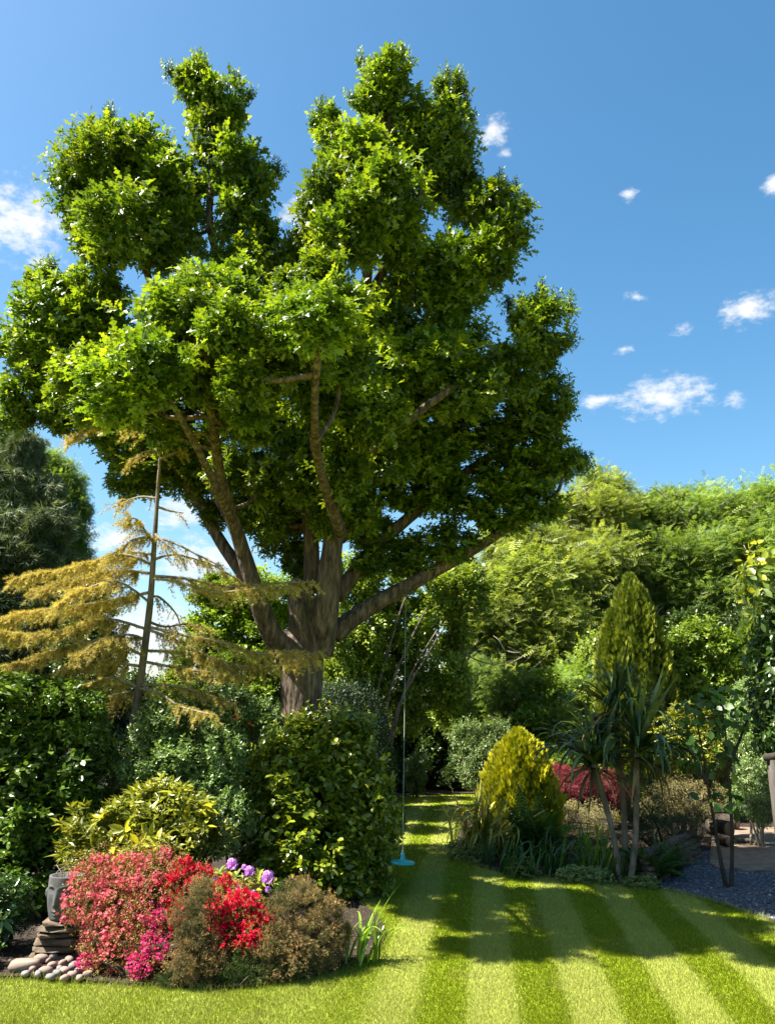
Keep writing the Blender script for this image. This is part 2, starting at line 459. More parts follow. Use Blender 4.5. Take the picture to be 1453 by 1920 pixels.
m_head = rough_mat('grey_cast_stone', [(.3, (.052, .052, .054)), (.6, (.085, .085, .087)), (.85, (.135, .135, .135))], 8, bump=.25, bscale=60, bdist=.01)
m_gravel = rough_mat('slate_gravel_base', [(.3, (.035, .040, .048)), (.7, (.12, .13, .15))], 30, bump=1, bscale=60, bdist=.03)
m_path = rough_mat('sandy_path', [(.3, (.09, .065, .045)), (.6, (.19, .14, .10)), (.85, (.30, .23, .17))], 5, bump=.6, bscale=30, bdist=.02)
m_wood = rough_mat('weathered_wood', [(.3, (.035, .030, .025)), (.6, (.075, .065, .055)), (.85, (.13, .115, .10))], 6, (4, 4, .5), bump=.5, bscale=14, bdist=.01)
m_log = rough_mat('cut_log', [(.3, (.12, .06, .04)), (.6, (.26, .14, .09)), (.85, (.36, .23, .15))], 6, bump=.5, bscale=18)
m_rope = rough_mat('pale_rope', [(.3, (.14, .19, .16)), (.7, (.24, .29, .25))], 40, bump=.2)


def plain(name, col, rough=.4, spec=.5):
    m, n, l = new_mat(name)
    p = n('ShaderNodeBsdfPrincipled'); no = n('ShaderNodeTexNoise'); no.inputs['Scale'].default_value = 14
    r = n('ShaderNodeValToRGB'); ramp(r, [(.3, tuple(c * .88 for c in col)), (.7, tuple(min(c * 1.08, 1) for c in col))])
    l(no.outputs['Fac'], r.inputs[0]); l(r.outputs[0], p.inputs['Base Color'])
    p.inputs['Roughness'].default_value = rough; p.inputs['Specular IOR Level'].default_value = spec
    o = n('ShaderNodeOutputMaterial'); l(p.outputs[0], o.inputs['Surface'])
    return m


m_teal = plain('turquoise_plastic', (.012, .25, .29), .38)

# ---- lawn: mown in bands, every band combed the other way, its sheen tinted in too
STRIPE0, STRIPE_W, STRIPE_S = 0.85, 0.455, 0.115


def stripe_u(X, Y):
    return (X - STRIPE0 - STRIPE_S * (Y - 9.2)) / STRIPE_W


def lawn_mat(name, blades):
    m, n, l = new_mat(name)
    geo = n('ShaderNodeNewGeometry'); sp = n('ShaderNodeSeparateXYZ'); l(geo.outputs['Position'], sp.inputs[0])

    def M(op, a, b=None, clamp=False):
        k = n('ShaderNodeMath'); k.operation = op; k.use_clamp = clamp
        for i, v in enumerate((a, b)):
            if v is None: continue
            if isinstance(v, (int, float)): k.inputs[i].default_value = v
            else: l(v, k.inputs[i])
        return k.outputs[0]
    wob = n('ShaderNodeTexNoise'); wob.inputs['Scale'].default_value = 1.3; wob.inputs['Detail'].default_value = 6; l(geo.outputs['Position'], wob.inputs['Vector'])
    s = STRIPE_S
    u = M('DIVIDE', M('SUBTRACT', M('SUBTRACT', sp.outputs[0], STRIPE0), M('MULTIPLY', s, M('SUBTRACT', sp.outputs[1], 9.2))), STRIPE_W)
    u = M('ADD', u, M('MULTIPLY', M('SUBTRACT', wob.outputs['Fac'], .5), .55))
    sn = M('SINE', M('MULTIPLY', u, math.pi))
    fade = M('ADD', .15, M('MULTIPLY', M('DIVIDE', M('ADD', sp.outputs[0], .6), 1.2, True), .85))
    band = M('ADD', M('MULTIPLY', M('MULTIPLY', sn, .95), fade), .5, True)          # 1 = combed away: sheen of the lean painted in as paler colour
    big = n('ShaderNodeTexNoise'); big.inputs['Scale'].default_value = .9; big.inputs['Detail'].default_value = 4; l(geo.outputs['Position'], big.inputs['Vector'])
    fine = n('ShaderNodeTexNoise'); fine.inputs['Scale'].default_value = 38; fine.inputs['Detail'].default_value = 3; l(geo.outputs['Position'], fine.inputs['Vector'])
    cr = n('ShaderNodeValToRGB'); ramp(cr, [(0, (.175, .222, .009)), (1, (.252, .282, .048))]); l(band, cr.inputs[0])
    v = M('ADD', .62, M('ADD', M('MULTIPLY', big.outputs['Fac'], .36), M('MULTIPLY', fine.outputs['Fac'], .40)))
    if blades:
        a = n('ShaderNodeAttribute'); a.attribute_name = 'rnd'
        v = M('MULTIPLY', v, M('ADD', .68, M('MULTIPLY', a.outputs['Fac'], .64)))
    sc = n('ShaderNodeVectorMath'); sc.operation = 'SCALE'; l(cr.outputs[0], sc.inputs[0]); l(v, sc.inputs['Scale'])
    dry = n('ShaderNodeMix'); dry.data_type = 'RGBA'; dr = n('ShaderNodeMapRange'); l(wob.outputs['Fac'], dr.inputs['Value'])
    dr.inputs['From Min'].default_value = .56; dr.inputs['From Max'].default_value = .75; dr.inputs['To Max'].default_value = .45
    l(dr.outputs[0], dry.inputs['Factor']); l(sc.outputs[0], dry.inputs['A']); dry.inputs['B'].default_value = (.27, .25, .07, 1)
    p = n('ShaderNodeBsdfPrincipled'); l(dry.outputs['Result'], p.inputs['Base Color']); p.inputs['Roughness'].default_value = .6
    p.inputs['Specular IOR Level'].default_value = .2
    o = n('ShaderNodeOutputMaterial')
    if blades:
        t = n('ShaderNodeBsdfTranslucent'); l(dry.outputs['Result'], t.inputs['Color'])
        mi = n('ShaderNodeMixShader'); mi.inputs[0].default_value = .3; l(p.outputs[0], mi.inputs[1]); l(t.outputs[0], mi.inputs[2])
        l(mi.outputs[0], o.inputs['Surface'])
    else:
        b = n('ShaderNodeBump'); b.inputs['Strength'].default_value = .6; b.inputs['Distance'].default_value = .03; l(fine.outputs['Fac'], b.inputs['Height'])
        l(b.outputs[0], p.inputs['Normal']); l(p.outputs[0], o.inputs['Surface'])
    return m


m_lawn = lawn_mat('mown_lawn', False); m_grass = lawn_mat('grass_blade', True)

# ------------------------------------------------------------------ ground
EDGE_L = [(-420, 1840), (0, 1836), (150, 1843), (250, 1850), (400, 1857), (500, 1850), (600, 1832), (680, 1803), (716, 1772), (722, 1745), (704, 1716), (680, 1692),
          (722, 1668), (742, 1600), (745, 1540), (752, 1492)]
EDGE_R = [(905, 1489), (885, 1520), (862, 1555), (854, 1588), (890, 1622), (940, 1636), (1000, 1644), (1100, 1652), (1180, 1660), (1240, 1668)]
EDGE_G = [(1240, 1668), (1320, 1688), (1400, 1712), (1480, 1740), (1600, 1790)]


def smooth_line(pts, sub=6):
    P = [Vector(p) for p in pts]; out = []
    for i in range(len(P) - 1):
        p0, p1, p2, p3 = P[max(i - 1, 0)], P[i], P[i + 1], P[min(i + 2, len(P) - 1)]
        for k in range(sub):
            t = k / sub
            out.append(0.5 * ((2 * p1) + (p2 - p0) * t + (2 * p0 - 5 * p1 + 4 * p2 - p3) * t * t + (3 * p1 - p0 - 3 * p2 + p3) * t ** 3))
    out.append(P[-1])
    return out


el_ = smooth_line([gnd(*p) for p in EDGE_L]); er_ = smooth_line([gnd(*p) for p in EDGE_R]); eg_ = smooth_line([gnd(*p) for p in EDGE_G])
POLY_L = [(p.x, p.y) for p in el_] + [(el_[-1].x, 60), (-60, 60), (-60, el_[0].y)]
POLY_B = [(el_[-1].x, el_[-1].y), (er_[0].x, er_[0].y), (er_[0].x, 60), (el_[-1].x, 60)]
POLY_R = [(p.x, p.y) for p in er_] + [(er_[-1].x + .9, er_[-1].y + 3.2), (60, 19), (60, 60), (er_[0].x, 60)]
POLY_G = [(p.x, p.y) for p in eg_] + [(60, eg_[-1].y), (60, 19), (er_[-1].x + .9, er_[-1].y + 3.2)]


def inside(poly, X, Y):
    X = np.asarray(X); Y = np.asarray(Y); c = np.zeros(X.shape, bool); n = len(poly)
    for i in range(n):
        x1, y1 = poly[i]; x2, y2 = poly[(i + 1) % n]
        if y1 == y2: continue
        k = (y1 > Y) != (y2 > Y)
        c ^= k & (X < (x2 - x1) * (Y - y1) / (y2 - y1) + x1)
    return c


def sheet(name, poly, z, mat, skirt=0.0):
    bm = bmesh.new(); vs = [bm.verts.new((x, y, z)) for x, y in poly]; f = bm.faces.new(vs)
    if f.normal.z < 0: f.normal_flip()
    if skirt:
        lo = [bm.verts.new((x, y, z - skirt)) for x, y in poly]; n = len(vs)
        for i in range(n): bm.faces.new((vs[i], vs[(i + 1) % n], lo[(i + 1) % n], lo[i]))
    bmesh.ops.triangulate(bm, faces=bm.faces[:])
    me = bpy.data.meshes.new(name); bm.to_mesh(me); bm.free(); me.materials.append(mat)
    me.polygons.foreach_set('use_smooth', [False] * len(me.polygons))
    o = obj(name, me); o['kind'] = 'structure'
    return o


sheet('ground', [(-900, -300), (900, -300), (900, 1200), (-900, 1200)], -.02, m_soil)
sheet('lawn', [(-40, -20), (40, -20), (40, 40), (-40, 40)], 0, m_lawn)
sheet('flower_bed', POLY_L, .03, m_soil, .06)
sheet('back_border', POLY_B, .034, m_soil, .06)
sheet('right_border', POLY_R, .03, m_soil, .06)
sheet('gravel_area', POLY_G, .012, m_gravel, .03)

# grass blades
n = 900000
Yg = 7.0 / (1 - rng.random(n) * (1 - 7.0 / 27.0)); Xg = (rng.random(n) * 2 - 1) * (Yg * .52 + .7)
ok = ~(inside(POLY_L, Xg, Yg) | inside(POLY_R, Xg, Yg) | inside(POLY_G, Xg, Yg) | inside(POLY_B, Xg, Yg))
Xg, Yg = Xg[ok], Yg[ok]; n = len(Xg)
keep = rng.random(n) < np.clip(430000 / n, 0, 1); Xg, Yg = Xg[keep], Yg[keep]; n = len(Xg)
u = stripe_u(Xg, Yg); band = np.sign(np.sin(u * math.pi)) * np.clip((Xg + .6) / 1.2, .12, 1)
lod = np.clip(Yg / 10, .8, 2.4)
a = Acc()
lean = np.stack([rng.normal(size=n) * .45 + .05 * band, rng.normal(size=n) * .3 + .34 * band, np.ones(n)], 1)
side = nrm(np.stack([rng.normal(size=n) * .6 + 1, rng.normal(size=n) * .6, np.zeros(n)], 1))
hgt = (.018 + .022 * rng.random(n)) * (1 + .25 * (lod - 1)); wd_ = .0032 * lod
base = np.stack([Xg, Yg, np.zeros(n)], 1); tip = base + nrm(lean) * hgt[:, None]
V = np.stack([base - side * wd_[:, None], base + side * wd_[:, None], tip], 1).reshape(-1, 3)
a.add(V, np.arange(n * 3).reshape(-1, 3), np.repeat(rng.random(n), 3))
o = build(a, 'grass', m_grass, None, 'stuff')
tag(o, 'short striped green lawn grass mown in pale and dark bands', 'grass')

# longer ragged grass along the bed edges
a = Acc()
pts = []
for line in (el_, er_, eg_):
    for i in range(len(line) - 1):
        p, q = line[i], line[i + 1]; m = int((q - p).length * 260)
        t = rng.random(m); pts.append(np.stack([p.x + (q.x - p.x) * t, p.y + (q.y - p.y) * t, np.zeros(m)], 1) + rng.normal(size=(m, 3)) * (.025, .025, 0))
P = np.concatenate(pts); n = len(P)
a.place(T_NEEDLE, P, nrm(np.stack([rng.normal(size=n) * .5, rng.normal(size=n) * .5 - .2, np.ones(n)], 1)), rng.normal(size=(n, 3)), np.stack([.05 + .05 * rng.random(n), np.full(n, .13), np.full(n, .1)], 1), rng.random(n))
o = build(a, 'edge_grass', m_grass, None, 'stuff')
tag(o, 'longer ragged grass along the bed edges', 'grass')

# ------------------------------------------------------------------ the oak
OAK_Y = 13.9
ob = gnd(566, 1600); oak_base = at(566, 1400, OAK_Y); oak_base.z = 0
oak = empty('oak_tree', oak_base, 'big pollarded oak with thick limbs and dense green leaf clumps', 'tree')
D = OAK_Y


def dep(d): return max(d * 2.8, -4.9) if d < 0 else d * .6


LIMB_K = .59
LIMBS = [  # (polyline of (px, py, dY), start radius px, end radius px)
    ([(545, 1235, 0), (505, 1180, -.1), (480, 1110, -.2), (448, 1010, -.3), (415, 900, -.5), (398, 780, -.9), (385, 650, -1.4)], 42, 9),
    ([(482, 1120, .0), (448, 1065, .4), (408, 1005, .7), (360, 920, .8), (280, 830, .8), (180, 760, .6), (70, 720, .2)], 27, 7),
    ([(462, 1050, .0), (425, 960, .2), (350, 830, .3), (300, 720, .4), (290, 560, .5), (250, 440, .6), (235, 330, .7)], 22, 8),
    ([(600, 1225, 0), (612, 1140, -.1), (622, 1040, -.1), (640, 930, 0), (672, 800, .1), (684, 650, .1), (690, 500, .2), (720, 330, .4), (735, 170, .5)], 47, 8),
    ([(585, 1110, .3), (580, 980, .5), (540, 830, .7), (500, 700, .8), (440, 560, .9), (395, 430, 1.0), (400, 300, 1.0), (398, 170, 1.0)], 28, 7),
    ([(645, 945, .1), (700, 880, .3), (760, 760, .6), (810, 640, .8), (870, 540, 1.0), (915, 430, 1.0)], 22, 7),
    ([(625, 1190, .2), (690, 1140, .5), (790, 1085, .7), (880, 1035, .7), (960, 985, .6), (1020, 950, .4)], 34, 9),
    ([(630, 1120, .5), (700, 1030, .9), (780, 960, 1.2), (880, 880, 1.3), (970, 825, 1.2), (1030, 790, 1.0)], 27, 8),
    ([(640, 1000, -.3), (600, 880, -.8), (590, 760, -1.4), (600, 640, -1.9), (605, 560, -2.0)], 20, 8),
    ([(650, 900, 0), (730, 820, -.4), (830, 740, -.5), (930, 680, -.3), (1000, 620, -.1)], 20, 7),
    ([(330, 830, .3), (250, 720, .5), (170, 640, .6), (100, 590, .5)], 16, 6),
    ([(468, 1065, 0), (425, 955, -.5), (375, 850, -1.0), (325, 760, -1.3), (280, 690, -1.6)], 18, 7),
    ([(690, 560, .3), (760, 430, .8), (820, 300, 1.2), (835, 200, 1.4)], 16, 6),
    ([(640, 1010, 1.0), (690, 960, 1.9), (760, 880, 2.6), (840, 800, 3.0)], 20, 6),
]
# trunk with its crown of fork stumps, merged into one skin
a = Acc()


def limb_pts(pl): return [at(x, y, D + dep(d)) for x, y, d in pl]


def rads(r0, r1, n, pl):
    return [LIMB_K * (r0 + (r1 - r0) * (i / (n - 1)) ** .8) * mpp(*pl[i][:2], D + dep(pl[i][2])) for i in range(n)]


tp = [(566, 1660, 0), (566, 1560, 0), (566, 1420, 0), (567, 1320, 0), (566, 1260, 0), (563, 1215, 0), (562, 1180, 0)]
tr = [60, 50, 41, 38, 40, 44, 27]
a.tube([at(x, y, D + d) for x, y, d in tp], [r * mpp(x, y, D) for (x, y, d), r in zip(tp, tr)], 20, 3, .06)
a.tube([at(566, 1230, D - .1), at(566, 1160, D - .15), at(560, 1110, D - .1), at(556, 1085, D)], [.26, .24, .20, .07], 14, 3, .5)
for pl, r0, r1 in [LIMBS[0], LIMBS[3], LIMBS[6], LIMBS[7], LIMBS[4]]:
    q = pl[:3]; n_ = len(pl); rr = rads(r0, r1, n_, pl)
    a.tube(limb_pts(q), rr[:3], 14, 3, .05)
trunk = build(a, 'trunk', m_bark, oak)
md = trunk.modifiers.new('skin', 'REMESH'); md.mode = 'VOXEL'; md.voxel_size = .035; md.use_smooth_shade = True
md = trunk.modifiers.new('soften', 'SMOOTH'); md.iterations = 4; md.factor = .5
limb_nodes = []
for pl, r0, r1 in LIMBS:
    rr = rads(r0, r1, len(pl), pl)
    a = Acc(); P_ = limb_pts(pl); a.tube(P_, [r * .97 for r in rr], 12, 5, .07)
    build(a, 'limb', m_bark, oak)
    for i in range(1, len(P_)):
        limb_nodes.append(P_[i]); limb_nodes.append((P_[i] + P_[i - 1]) / 2)

OAKC = [  # px, py, rx, ry, dY
    (205, 320, 105, 75, .6), (250, 290, 80, 65, .3), (150, 365, 60, 60, .8), (285, 370, 75, 80, .2), (195, 440, 70, 65, .3), (240, 420, 90, 70, -.3), (300, 450, 70, 60, 0),
    (375, 165, 38, 48, 1.0), (415, 200, 55, 65, 1.0), (405, 270, 52, 60, 1.1), (355, 150, 34, 22, 1.0),
    (450, 330, 70, 80, .7), (460, 410, 60, 65, .6), (350, 350, 55, 55, 1.4), (340, 420, 60, 60, 1.6),
    (520, 490, 50, 75, 1.0), (545, 520, 40, 50, 1.2), (440, 500, 60, 50, .4),
    (110, 590, 85, 70, .5), (60, 655, 65, 55, .5), (180, 620, 75, 70, .6), (190, 550, 65, 50, .6), (90, 530, 42, 32, .5), (130, 690, 85, 55, .7),
    (45, 740, 62, 48, .1), (110, 770, 70, 48, .2), (30, 775, 40, 36, .2),
    (330, 620, 95, 80, -1.35), (420, 570, 85, 75, -1.15), (410, 660, 95, 75, -1.0), (290, 690, 95, 75, -1.6), (380, 540, 60, 45, -1.0),
    (220, 730, 90, 65, -1.6), (330, 760, 90, 55, -.7), (230, 830, 70, 50, .6), (300, 880, 85, 48, .8), (420, 740, 70, 55, -.75), (470, 760, 60, 50, -1.1),
    (730, 140, 52, 45, .5), (700, 190, 45, 45, .4), (840, 180, 36, 46, 1.4), (825, 240, 52, 55, 1.3), (615, 230, 34, 38, .9), (630, 280, 40, 45, .9),
    (760, 230, 70, 60, .8), (790, 320, 85, 85, 1.4), (850, 330, 45, 75, 1.3), (840, 270, 50, 60, 1.3),
    (680, 300, 75, 60, -.2), (625, 370, 70, 70, -.3), (720, 370, 80, 80, -.5), (650, 430, 75, 65, -.5), (740, 450, 60, 60, -.2), (600, 440, 45, 50, 0),
    (900, 390, 62, 52, .8), (940, 420, 58, 62, .8), (900, 480, 75, 65, .7), (850, 500, 65, 65, .6), (840, 560, 75, 60, .8), (780, 520, 70, 70, 1.0),
    (600, 520, 60, 50, -.8), (590, 600, 85, 65, -2.0), (640, 590, 65, 75, -1.0), (560, 660, 75, 65, -1.3), (640, 680, 80, 65, -.9), (600, 740, 85, 65, -.7),
    (740, 620, 80, 75, .4), (720, 720, 95, 75, -.2), (800, 680, 85, 70, -.3), (860, 640, 70, 60, .3), (880, 720, 90, 60, -.4), (960, 690, 80, 55, -.3),
    (1010, 610, 55, 58, -.1), (1020, 660, 48, 42, 0), (985, 600, 34, 40, 0), (1030, 750, 48, 58, .6), (990, 780, 70, 48, .7), (780, 780, 90, 65, 0), (880, 800, 95, 50, .8),
    (1060, 870, 42, 34, .8), (1010, 860, 70, 42, .9), (940, 880, 85, 45, 1.1), (1010, 945, 60, 42, .4), (930, 960, 75, 45, .5), (850, 930, 80, 48, 1.0), (850, 1020, 75, 42, .7),
    (760, 1040, 60, 45, 1.0), (760, 920, 75, 48, 1.2), (680, 820, 75, 60, .6), (580, 830, 75, 60, .6), (500, 790, 65, 55, .9), (470, 880, 50, 50, 1.1), (540, 900, 65, 55, 1.4),
    (700, 1000, 50, 42, 1.5), (600, 960, 50, 50, 1.6), (530, 1000, 50, 48, 1.5), (640, 900, 55, 50, -.5), (560, 1060, 40, 36, 1.6), (730, 850, 60, 50, -.2),
    (430, 880, 50, 45, -.2), (350, 860, 55, 42, .2), (500, 900, 50, 48, -.2), (560, 900, 50, 48, -.3), (610, 960, 45, 45, -.2), (520, 980, 42, 40, .4), (680, 960, 50, 42, 0), (400, 960, 40, 34, .8), (700, 1050, 45, 36, .6), (640, 860, 55, 50, -.4), (460, 960, 38, 36, .6),
    (450, 530, 55, 48, -.7), (475, 600, 58, 52, -.9), (150, 700, 60, 46, -1.0), (125, 740, 52, 38, -.8), (180, 765, 52, 38, -1.1), (420, 620, 70, 60, -1.6),
    (350, 565, 58, 48, -1.3), (300, 585, 58, 48, -1.0), (385, 590, 60, 50, -1.5), (460, 645, 58, 50, -1.5), (560, 575, 56, 50, -1.3), (545, 540, 48, 42, -1.0), (330, 655, 70, 55, -1.1),
    (250, 755, 70, 48, -1.0), (300, 800, 65, 42, -.6), (195, 690, 60, 50, -1.3), (500, 690, 65, 55, -1.2), (520, 615, 58, 52, -1.5), (470, 800, 55, 42, -.8), (360, 700, 70, 60, -1.2), (450, 720, 60, 50, -1.6),
    (200, 790, 60, 45, .3), (270, 800, 65, 48, .3), (390, 830, 60, 50, .6), (360, 900, 50, 42, .9), (250, 900, 50, 36, .9), (440, 930, 40, 40, 1.2), (480, 960, 45, 45, 1.6), (620, 820, 70, 60, .3), (560, 960, 50, 45, 1.2),
    (670, 920, 50, 50, .8), (960, 920, 60, 42, .6), (700, 780, 70, 60, -.6), (830, 860, 70, 50, .2), (480, 720, 55, 50, .2), 
    (800, 860, 60, 48, 2.6), (470, 650, 60, 60, .5), (500, 580, 55, 55, .8),
]
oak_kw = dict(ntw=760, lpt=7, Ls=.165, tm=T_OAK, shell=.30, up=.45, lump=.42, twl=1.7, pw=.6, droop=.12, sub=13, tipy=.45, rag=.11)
random.seed(21)
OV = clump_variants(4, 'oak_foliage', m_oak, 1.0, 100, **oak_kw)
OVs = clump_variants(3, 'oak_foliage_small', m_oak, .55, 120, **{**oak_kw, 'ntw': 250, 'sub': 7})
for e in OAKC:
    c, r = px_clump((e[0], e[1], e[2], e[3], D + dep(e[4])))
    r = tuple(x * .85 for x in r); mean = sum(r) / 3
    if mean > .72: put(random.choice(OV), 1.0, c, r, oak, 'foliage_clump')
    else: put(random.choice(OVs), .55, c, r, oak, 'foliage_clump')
    best = min(limb_nodes, key=lambda q: (q - c).length + (2.0 if q.z > c.z + .3 else 0))
    if .5 < (best - c).length < 2.0:
        a = Acc(); mid = (best + c) / 2 + Vector((random.uniform(-.15, .15), random.uniform(-.15, .15), -.08))
        a.tube([best, mid, c + Vector((0, 0, r[2] * .4))], [.05, .035, .015], 7, 4, .1); build(a, 'branch', m_bark, oak)
random.seed(22)
# sprigs that break the outline
SPR = [(205, 215), (195, 235), (320, 135), (372, 112), (370, 130), (440, 150), (675, 115), (755, 100), (838, 140), (862, 150), (605, 200), (590, 225), (660, 190), (1012, 548), (1045, 565), (955, 575),
       (985, 395), (960, 355), (1070, 575), (1068, 640), (1098, 865), (1075, 855), (1060, 760), (100, 335), (115, 320), (60, 530), (95, 500), (380, 475), (400, 500), (640, 270), (770, 275), (600, 480), (890, 330), (935, 340), (20, 640), (10, 735), (265, 238), (520, 320), (470, 180), (880, 220)]
oak_spr = clump_variants(2, 'oak_sprig', m_oak, .3, 140, ntw=34, lpt=7, Ls=.125, tm=T_OAK, shell=.1, up=.8, lump=.4, twl=2.0, pw=.8, tipy=.7)
for i, (px, py) in enumerate(SPR):
    near = min(OAKC, key=lambda e: (e[0] - px) ** 2 + (e[1] - py) ** 2)
    c = at(px, py, D + dep(near[4])); put(random.choice(oak_spr), .3, c, (.15, .15, .24), oak, 'sprig')
    cc = at(near[0], near[1], D + dep(near[4])); a = Acc(); a.tube([cc, (cc + c) / 2 + Vector((.05, 0, .03)), c + Vector((0, 0, .12))], [.02, .012, .005], 5, 3); build(a, 'twig', m_bark2, oak)

# ------------------------------------------------------------------ rope swing
sw = at(755, 1616, 12.0)
swing = empty('disc_swing', (sw.x, sw.y, sw.z - .03), 'turquoise disc seat rope swing hanging over the lawn', 'swing')
prof = [(0, -.035), (.05, -.035), (.06, -.02), (.15, -.028), (.172, -.012), (.168, .006), (.14, .012), (.06, .022), (.036, .04), (.03, .10), (.022, .115), (0, .117)]
a = Acc(); V = []; Fc = []
for i, (r_, z_) in enumerate(prof):
    for k in range(28):
        t = 2 * math.pi * k / 28; V.append((sw.x + r_ * math.cos(t), sw.y + r_ * math.sin(t), sw.z + z_ + .07 * r_ * -math.cos(t)))
for i in range(len(prof) - 1):
    for k in range(28):
        p, q = i * 28 + k, i * 28 + (k + 1) % 28; Fc += [(p, q, q + 28), (p, q + 28, p + 28)]
a.add(V, Fc); build(a, 'seat', m_teal, swing)
top = at(761, 1104, D + dep(.62)); a = Acc(); a.tube([(sw.x, sw.y, sw.z + .10), (sw.x * .5 + top.x * .5, (sw.y + top.y) / 2 + .0, (sw.z + top.z) / 2), tuple(top)], [.005] * 3, 6, 8); build(a, 'rope', m_rope, swing)
a = Acc(); a.tube([(sw.x, sw.y, sw.z + .11), (sw.x, sw.y, sw.z + .135), (sw.x, sw.y, sw.z + .16)], [.014, .019, .012], 8, 2); build(a, 'knot', m_rope, swing)

# ------------------------------------------------------------------ generic plants
VAR = {}


def variants(key, n, mat, R0, seed, **kw):
    VAR[key] = (clump_variants(n, key, mat, R0, seed, **kw), R0)
    return VAR[key]


def bush(name, label, cat, base, cl, var, Y=0, group=None, stems=5, stem_r=.02, stem_mat=None, fname='foliage'):
    """base (x, y) on the ground; cl = [(px, py, rx, ry, Y)]"""
    root = empty(name, (base[0], base[1], 0), label, cat, group)
    cs = []
    for e in cl:
        v = var if not isinstance(var, list) else random.choice(var)
        c, r = px_clump(e[:5], Y); cs.append(c)
        put(random.choice(v[0]), v[1], c, r, root, fname)
    for i in range(stems):
        c = cs[i % len(cs)]; a = Acc(); b = Vector((base[0] + random.uniform(-.12, .12), base[1] + random.uniform(-.12, .12), -.03))
        a.tube([b, (b + c) / 2 + Vector((random.uniform(-.1, .1), random.uniform(-.1, .1), .1)), c], [stem_r * 1.4, stem_r, stem_r * .5], 6, 4, .1)
        build(a, 'stem', stem_mat or m_bark3, root)
    return root


def tree(name, label, base, cl, var, trunk_r=.14, Y=0, group=None, mat=None, cat='tree', fname='foliage', brs=1.0):
    root = empty(name, (base[0], base[1], 0), label, cat, group)
    cs = [px_clump(e[:5], Y) for e in cl]
    for c, r in cs:
        v = var if not isinstance(var, list) else random.choice(var)
        put(random.choice(v[0]), v[1], c, r, root, fname)
    cen = sum((c for c, r in cs), Vector()) / len(cs); zmax = max(c.z for c, r in cs)
    b = Vector((base[0], base[1], -.05)); top = Vector((cen.x, cen.y, max(cen.z * .95, zmax * .8)))
    a = Acc(); tps = [b, b.lerp(top, .3) + Vector((random.uniform(-.2, .2), 0, 0)), b.lerp(top, .65), top]
    a.tube(tps, [trunk_r * 1.25, trunk_r, trunk_r * .7, trunk_r * .3], 9, 5, .08); build(a, 'trunk', mat or m_bark3, root)
    for c, r in cs:
        s = tps[1].lerp(top, min(.95, max(0, (c.z - tps[1].z) / max(.1, top.z - tps[1].z) * .6)))
        a = Acc(); mid = (s + c) / 2 + Vector((0, 0, .12 * (c - s).length))
        a.tube([s, mid, c, c + (c - mid).normalized() * r[0] * .7], [trunk_r * .38 * brs, trunk_r * .26 * brs, trunk_r * .15 * brs, trunk_r * .05], 6, 4, .1); build(a, 'branch', mat or m_bark3, root)
    return root


variants('hedge', 3, m_hedge, .6, 200, ntw=900, lpt=6, Ls=.085, tm=T_HEX, shell=.6, up=.25, lump=.22, sub=10, rag=.06, twl=1.5, tipy=.3)
variants('camellia', 3, m_camel, .6, 210, ntw=760, lpt=6, Ls=.09, tm=T_HEX, shell=.5, up=.3, lump=.30, sub=9, rag=.07, twl=1.5, wide=1.15, droop=.3, tipy=.4)
variants('gold', 2, m_gold, .5, 220, ntw=240, lpt=8, Ls=.17, tm=T_LANCE, shell=.4, up=.6, lump=.38, twl=.7, spread=1.3, wide=1.2, droop=.1, rag=.08)
variants('blueg', 3, m_blueg, .5, 230, ntw=620, lpt=6, Ls=.07, tm=T_HEX, shell=.4, up=.3, lump=.25, twl=2.2, sub=7)
variants('skim', 1, m_skim2, .5, 240, ntw=220, lpt=7, Ls=.13, tm=T_LANCE, shell=.5, up=.4, lump=.2, twl=.8, spread=1.2)
variants('yew', 2, m_yew, .7, 250, ntw=1500, lpt=5, Ls=.07, tm=T_LANCE, shell=.75, up=.3, lump=.08, twl=2.0)
variants('bg1', 3, m_bg1, 1.0, 260, ntw=900, lpt=6, Ls=.15, tm=T_KITE, shell=.3, up=.2, lump=.25, twl=2.4, sub=9, wide=1.2)
variants('bg2', 3, m_bg2, 1.0, 270, ntw=640, lpt=6, Ls=.15, tm=T_KITE, shell=.2, up=.2, lump=.3, twl=2.6, sub=10, wide=1.15)
variants('rob', 3, m_rob, 1.5, 280, ntw=640, lpt=5, Ls=.40, tm=T_PIN, shell=.25, up=.15, lump=.28, twl=2.2, sub=11, droop=.25, wide=.9)
variants('rob2', 3, m_rob2, 1.5, 290, ntw=600, lpt=5, Ls=.40, tm=T_PIN, shell=.25, up=.1, lump=.28, twl=2.2, sub=10, droop=.3, wide=.9)
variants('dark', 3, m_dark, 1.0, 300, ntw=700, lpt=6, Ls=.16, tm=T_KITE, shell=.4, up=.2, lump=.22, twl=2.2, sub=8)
variants('pale', 2, m_pale, .6, 310, ntw=500, lpt=6, Ls=.10, tm=T_LANCE, shell=.3, up=.2, lump=.3, twl=2.4, sub=8, wide=1.4)
variants('maple', 2, m_maple, .5, 320, ntw=700, lpt=6, Ls=.085, tm=T_PIN, shell=.5, up=-.1, lump=.15, twl=1.6, droop=.6, wide=.8)
variants('conl', 3, m_conl, 1.0, 330, ntw=900, lpt=3, Ls=.36, tm=T_TUFT, shell=.35, up=-.2, lump=.3, twl=1.6, droop=.8, sub=8)
variants('dry', 2, m_dry, .6, 340, ntw=650, lpt=5, Ls=.075, tm=T_LANCE, shell=.2, up=.2, lump=.3, twl=2.6, sub=8)
variants('gcov', 2, m_gcov, .3, 350, ntw=260, lpt=5, Ls=.055, tm=T_KITE, shell=.5, up=.6, lump=.2, twl=1.0, wide=1.5)
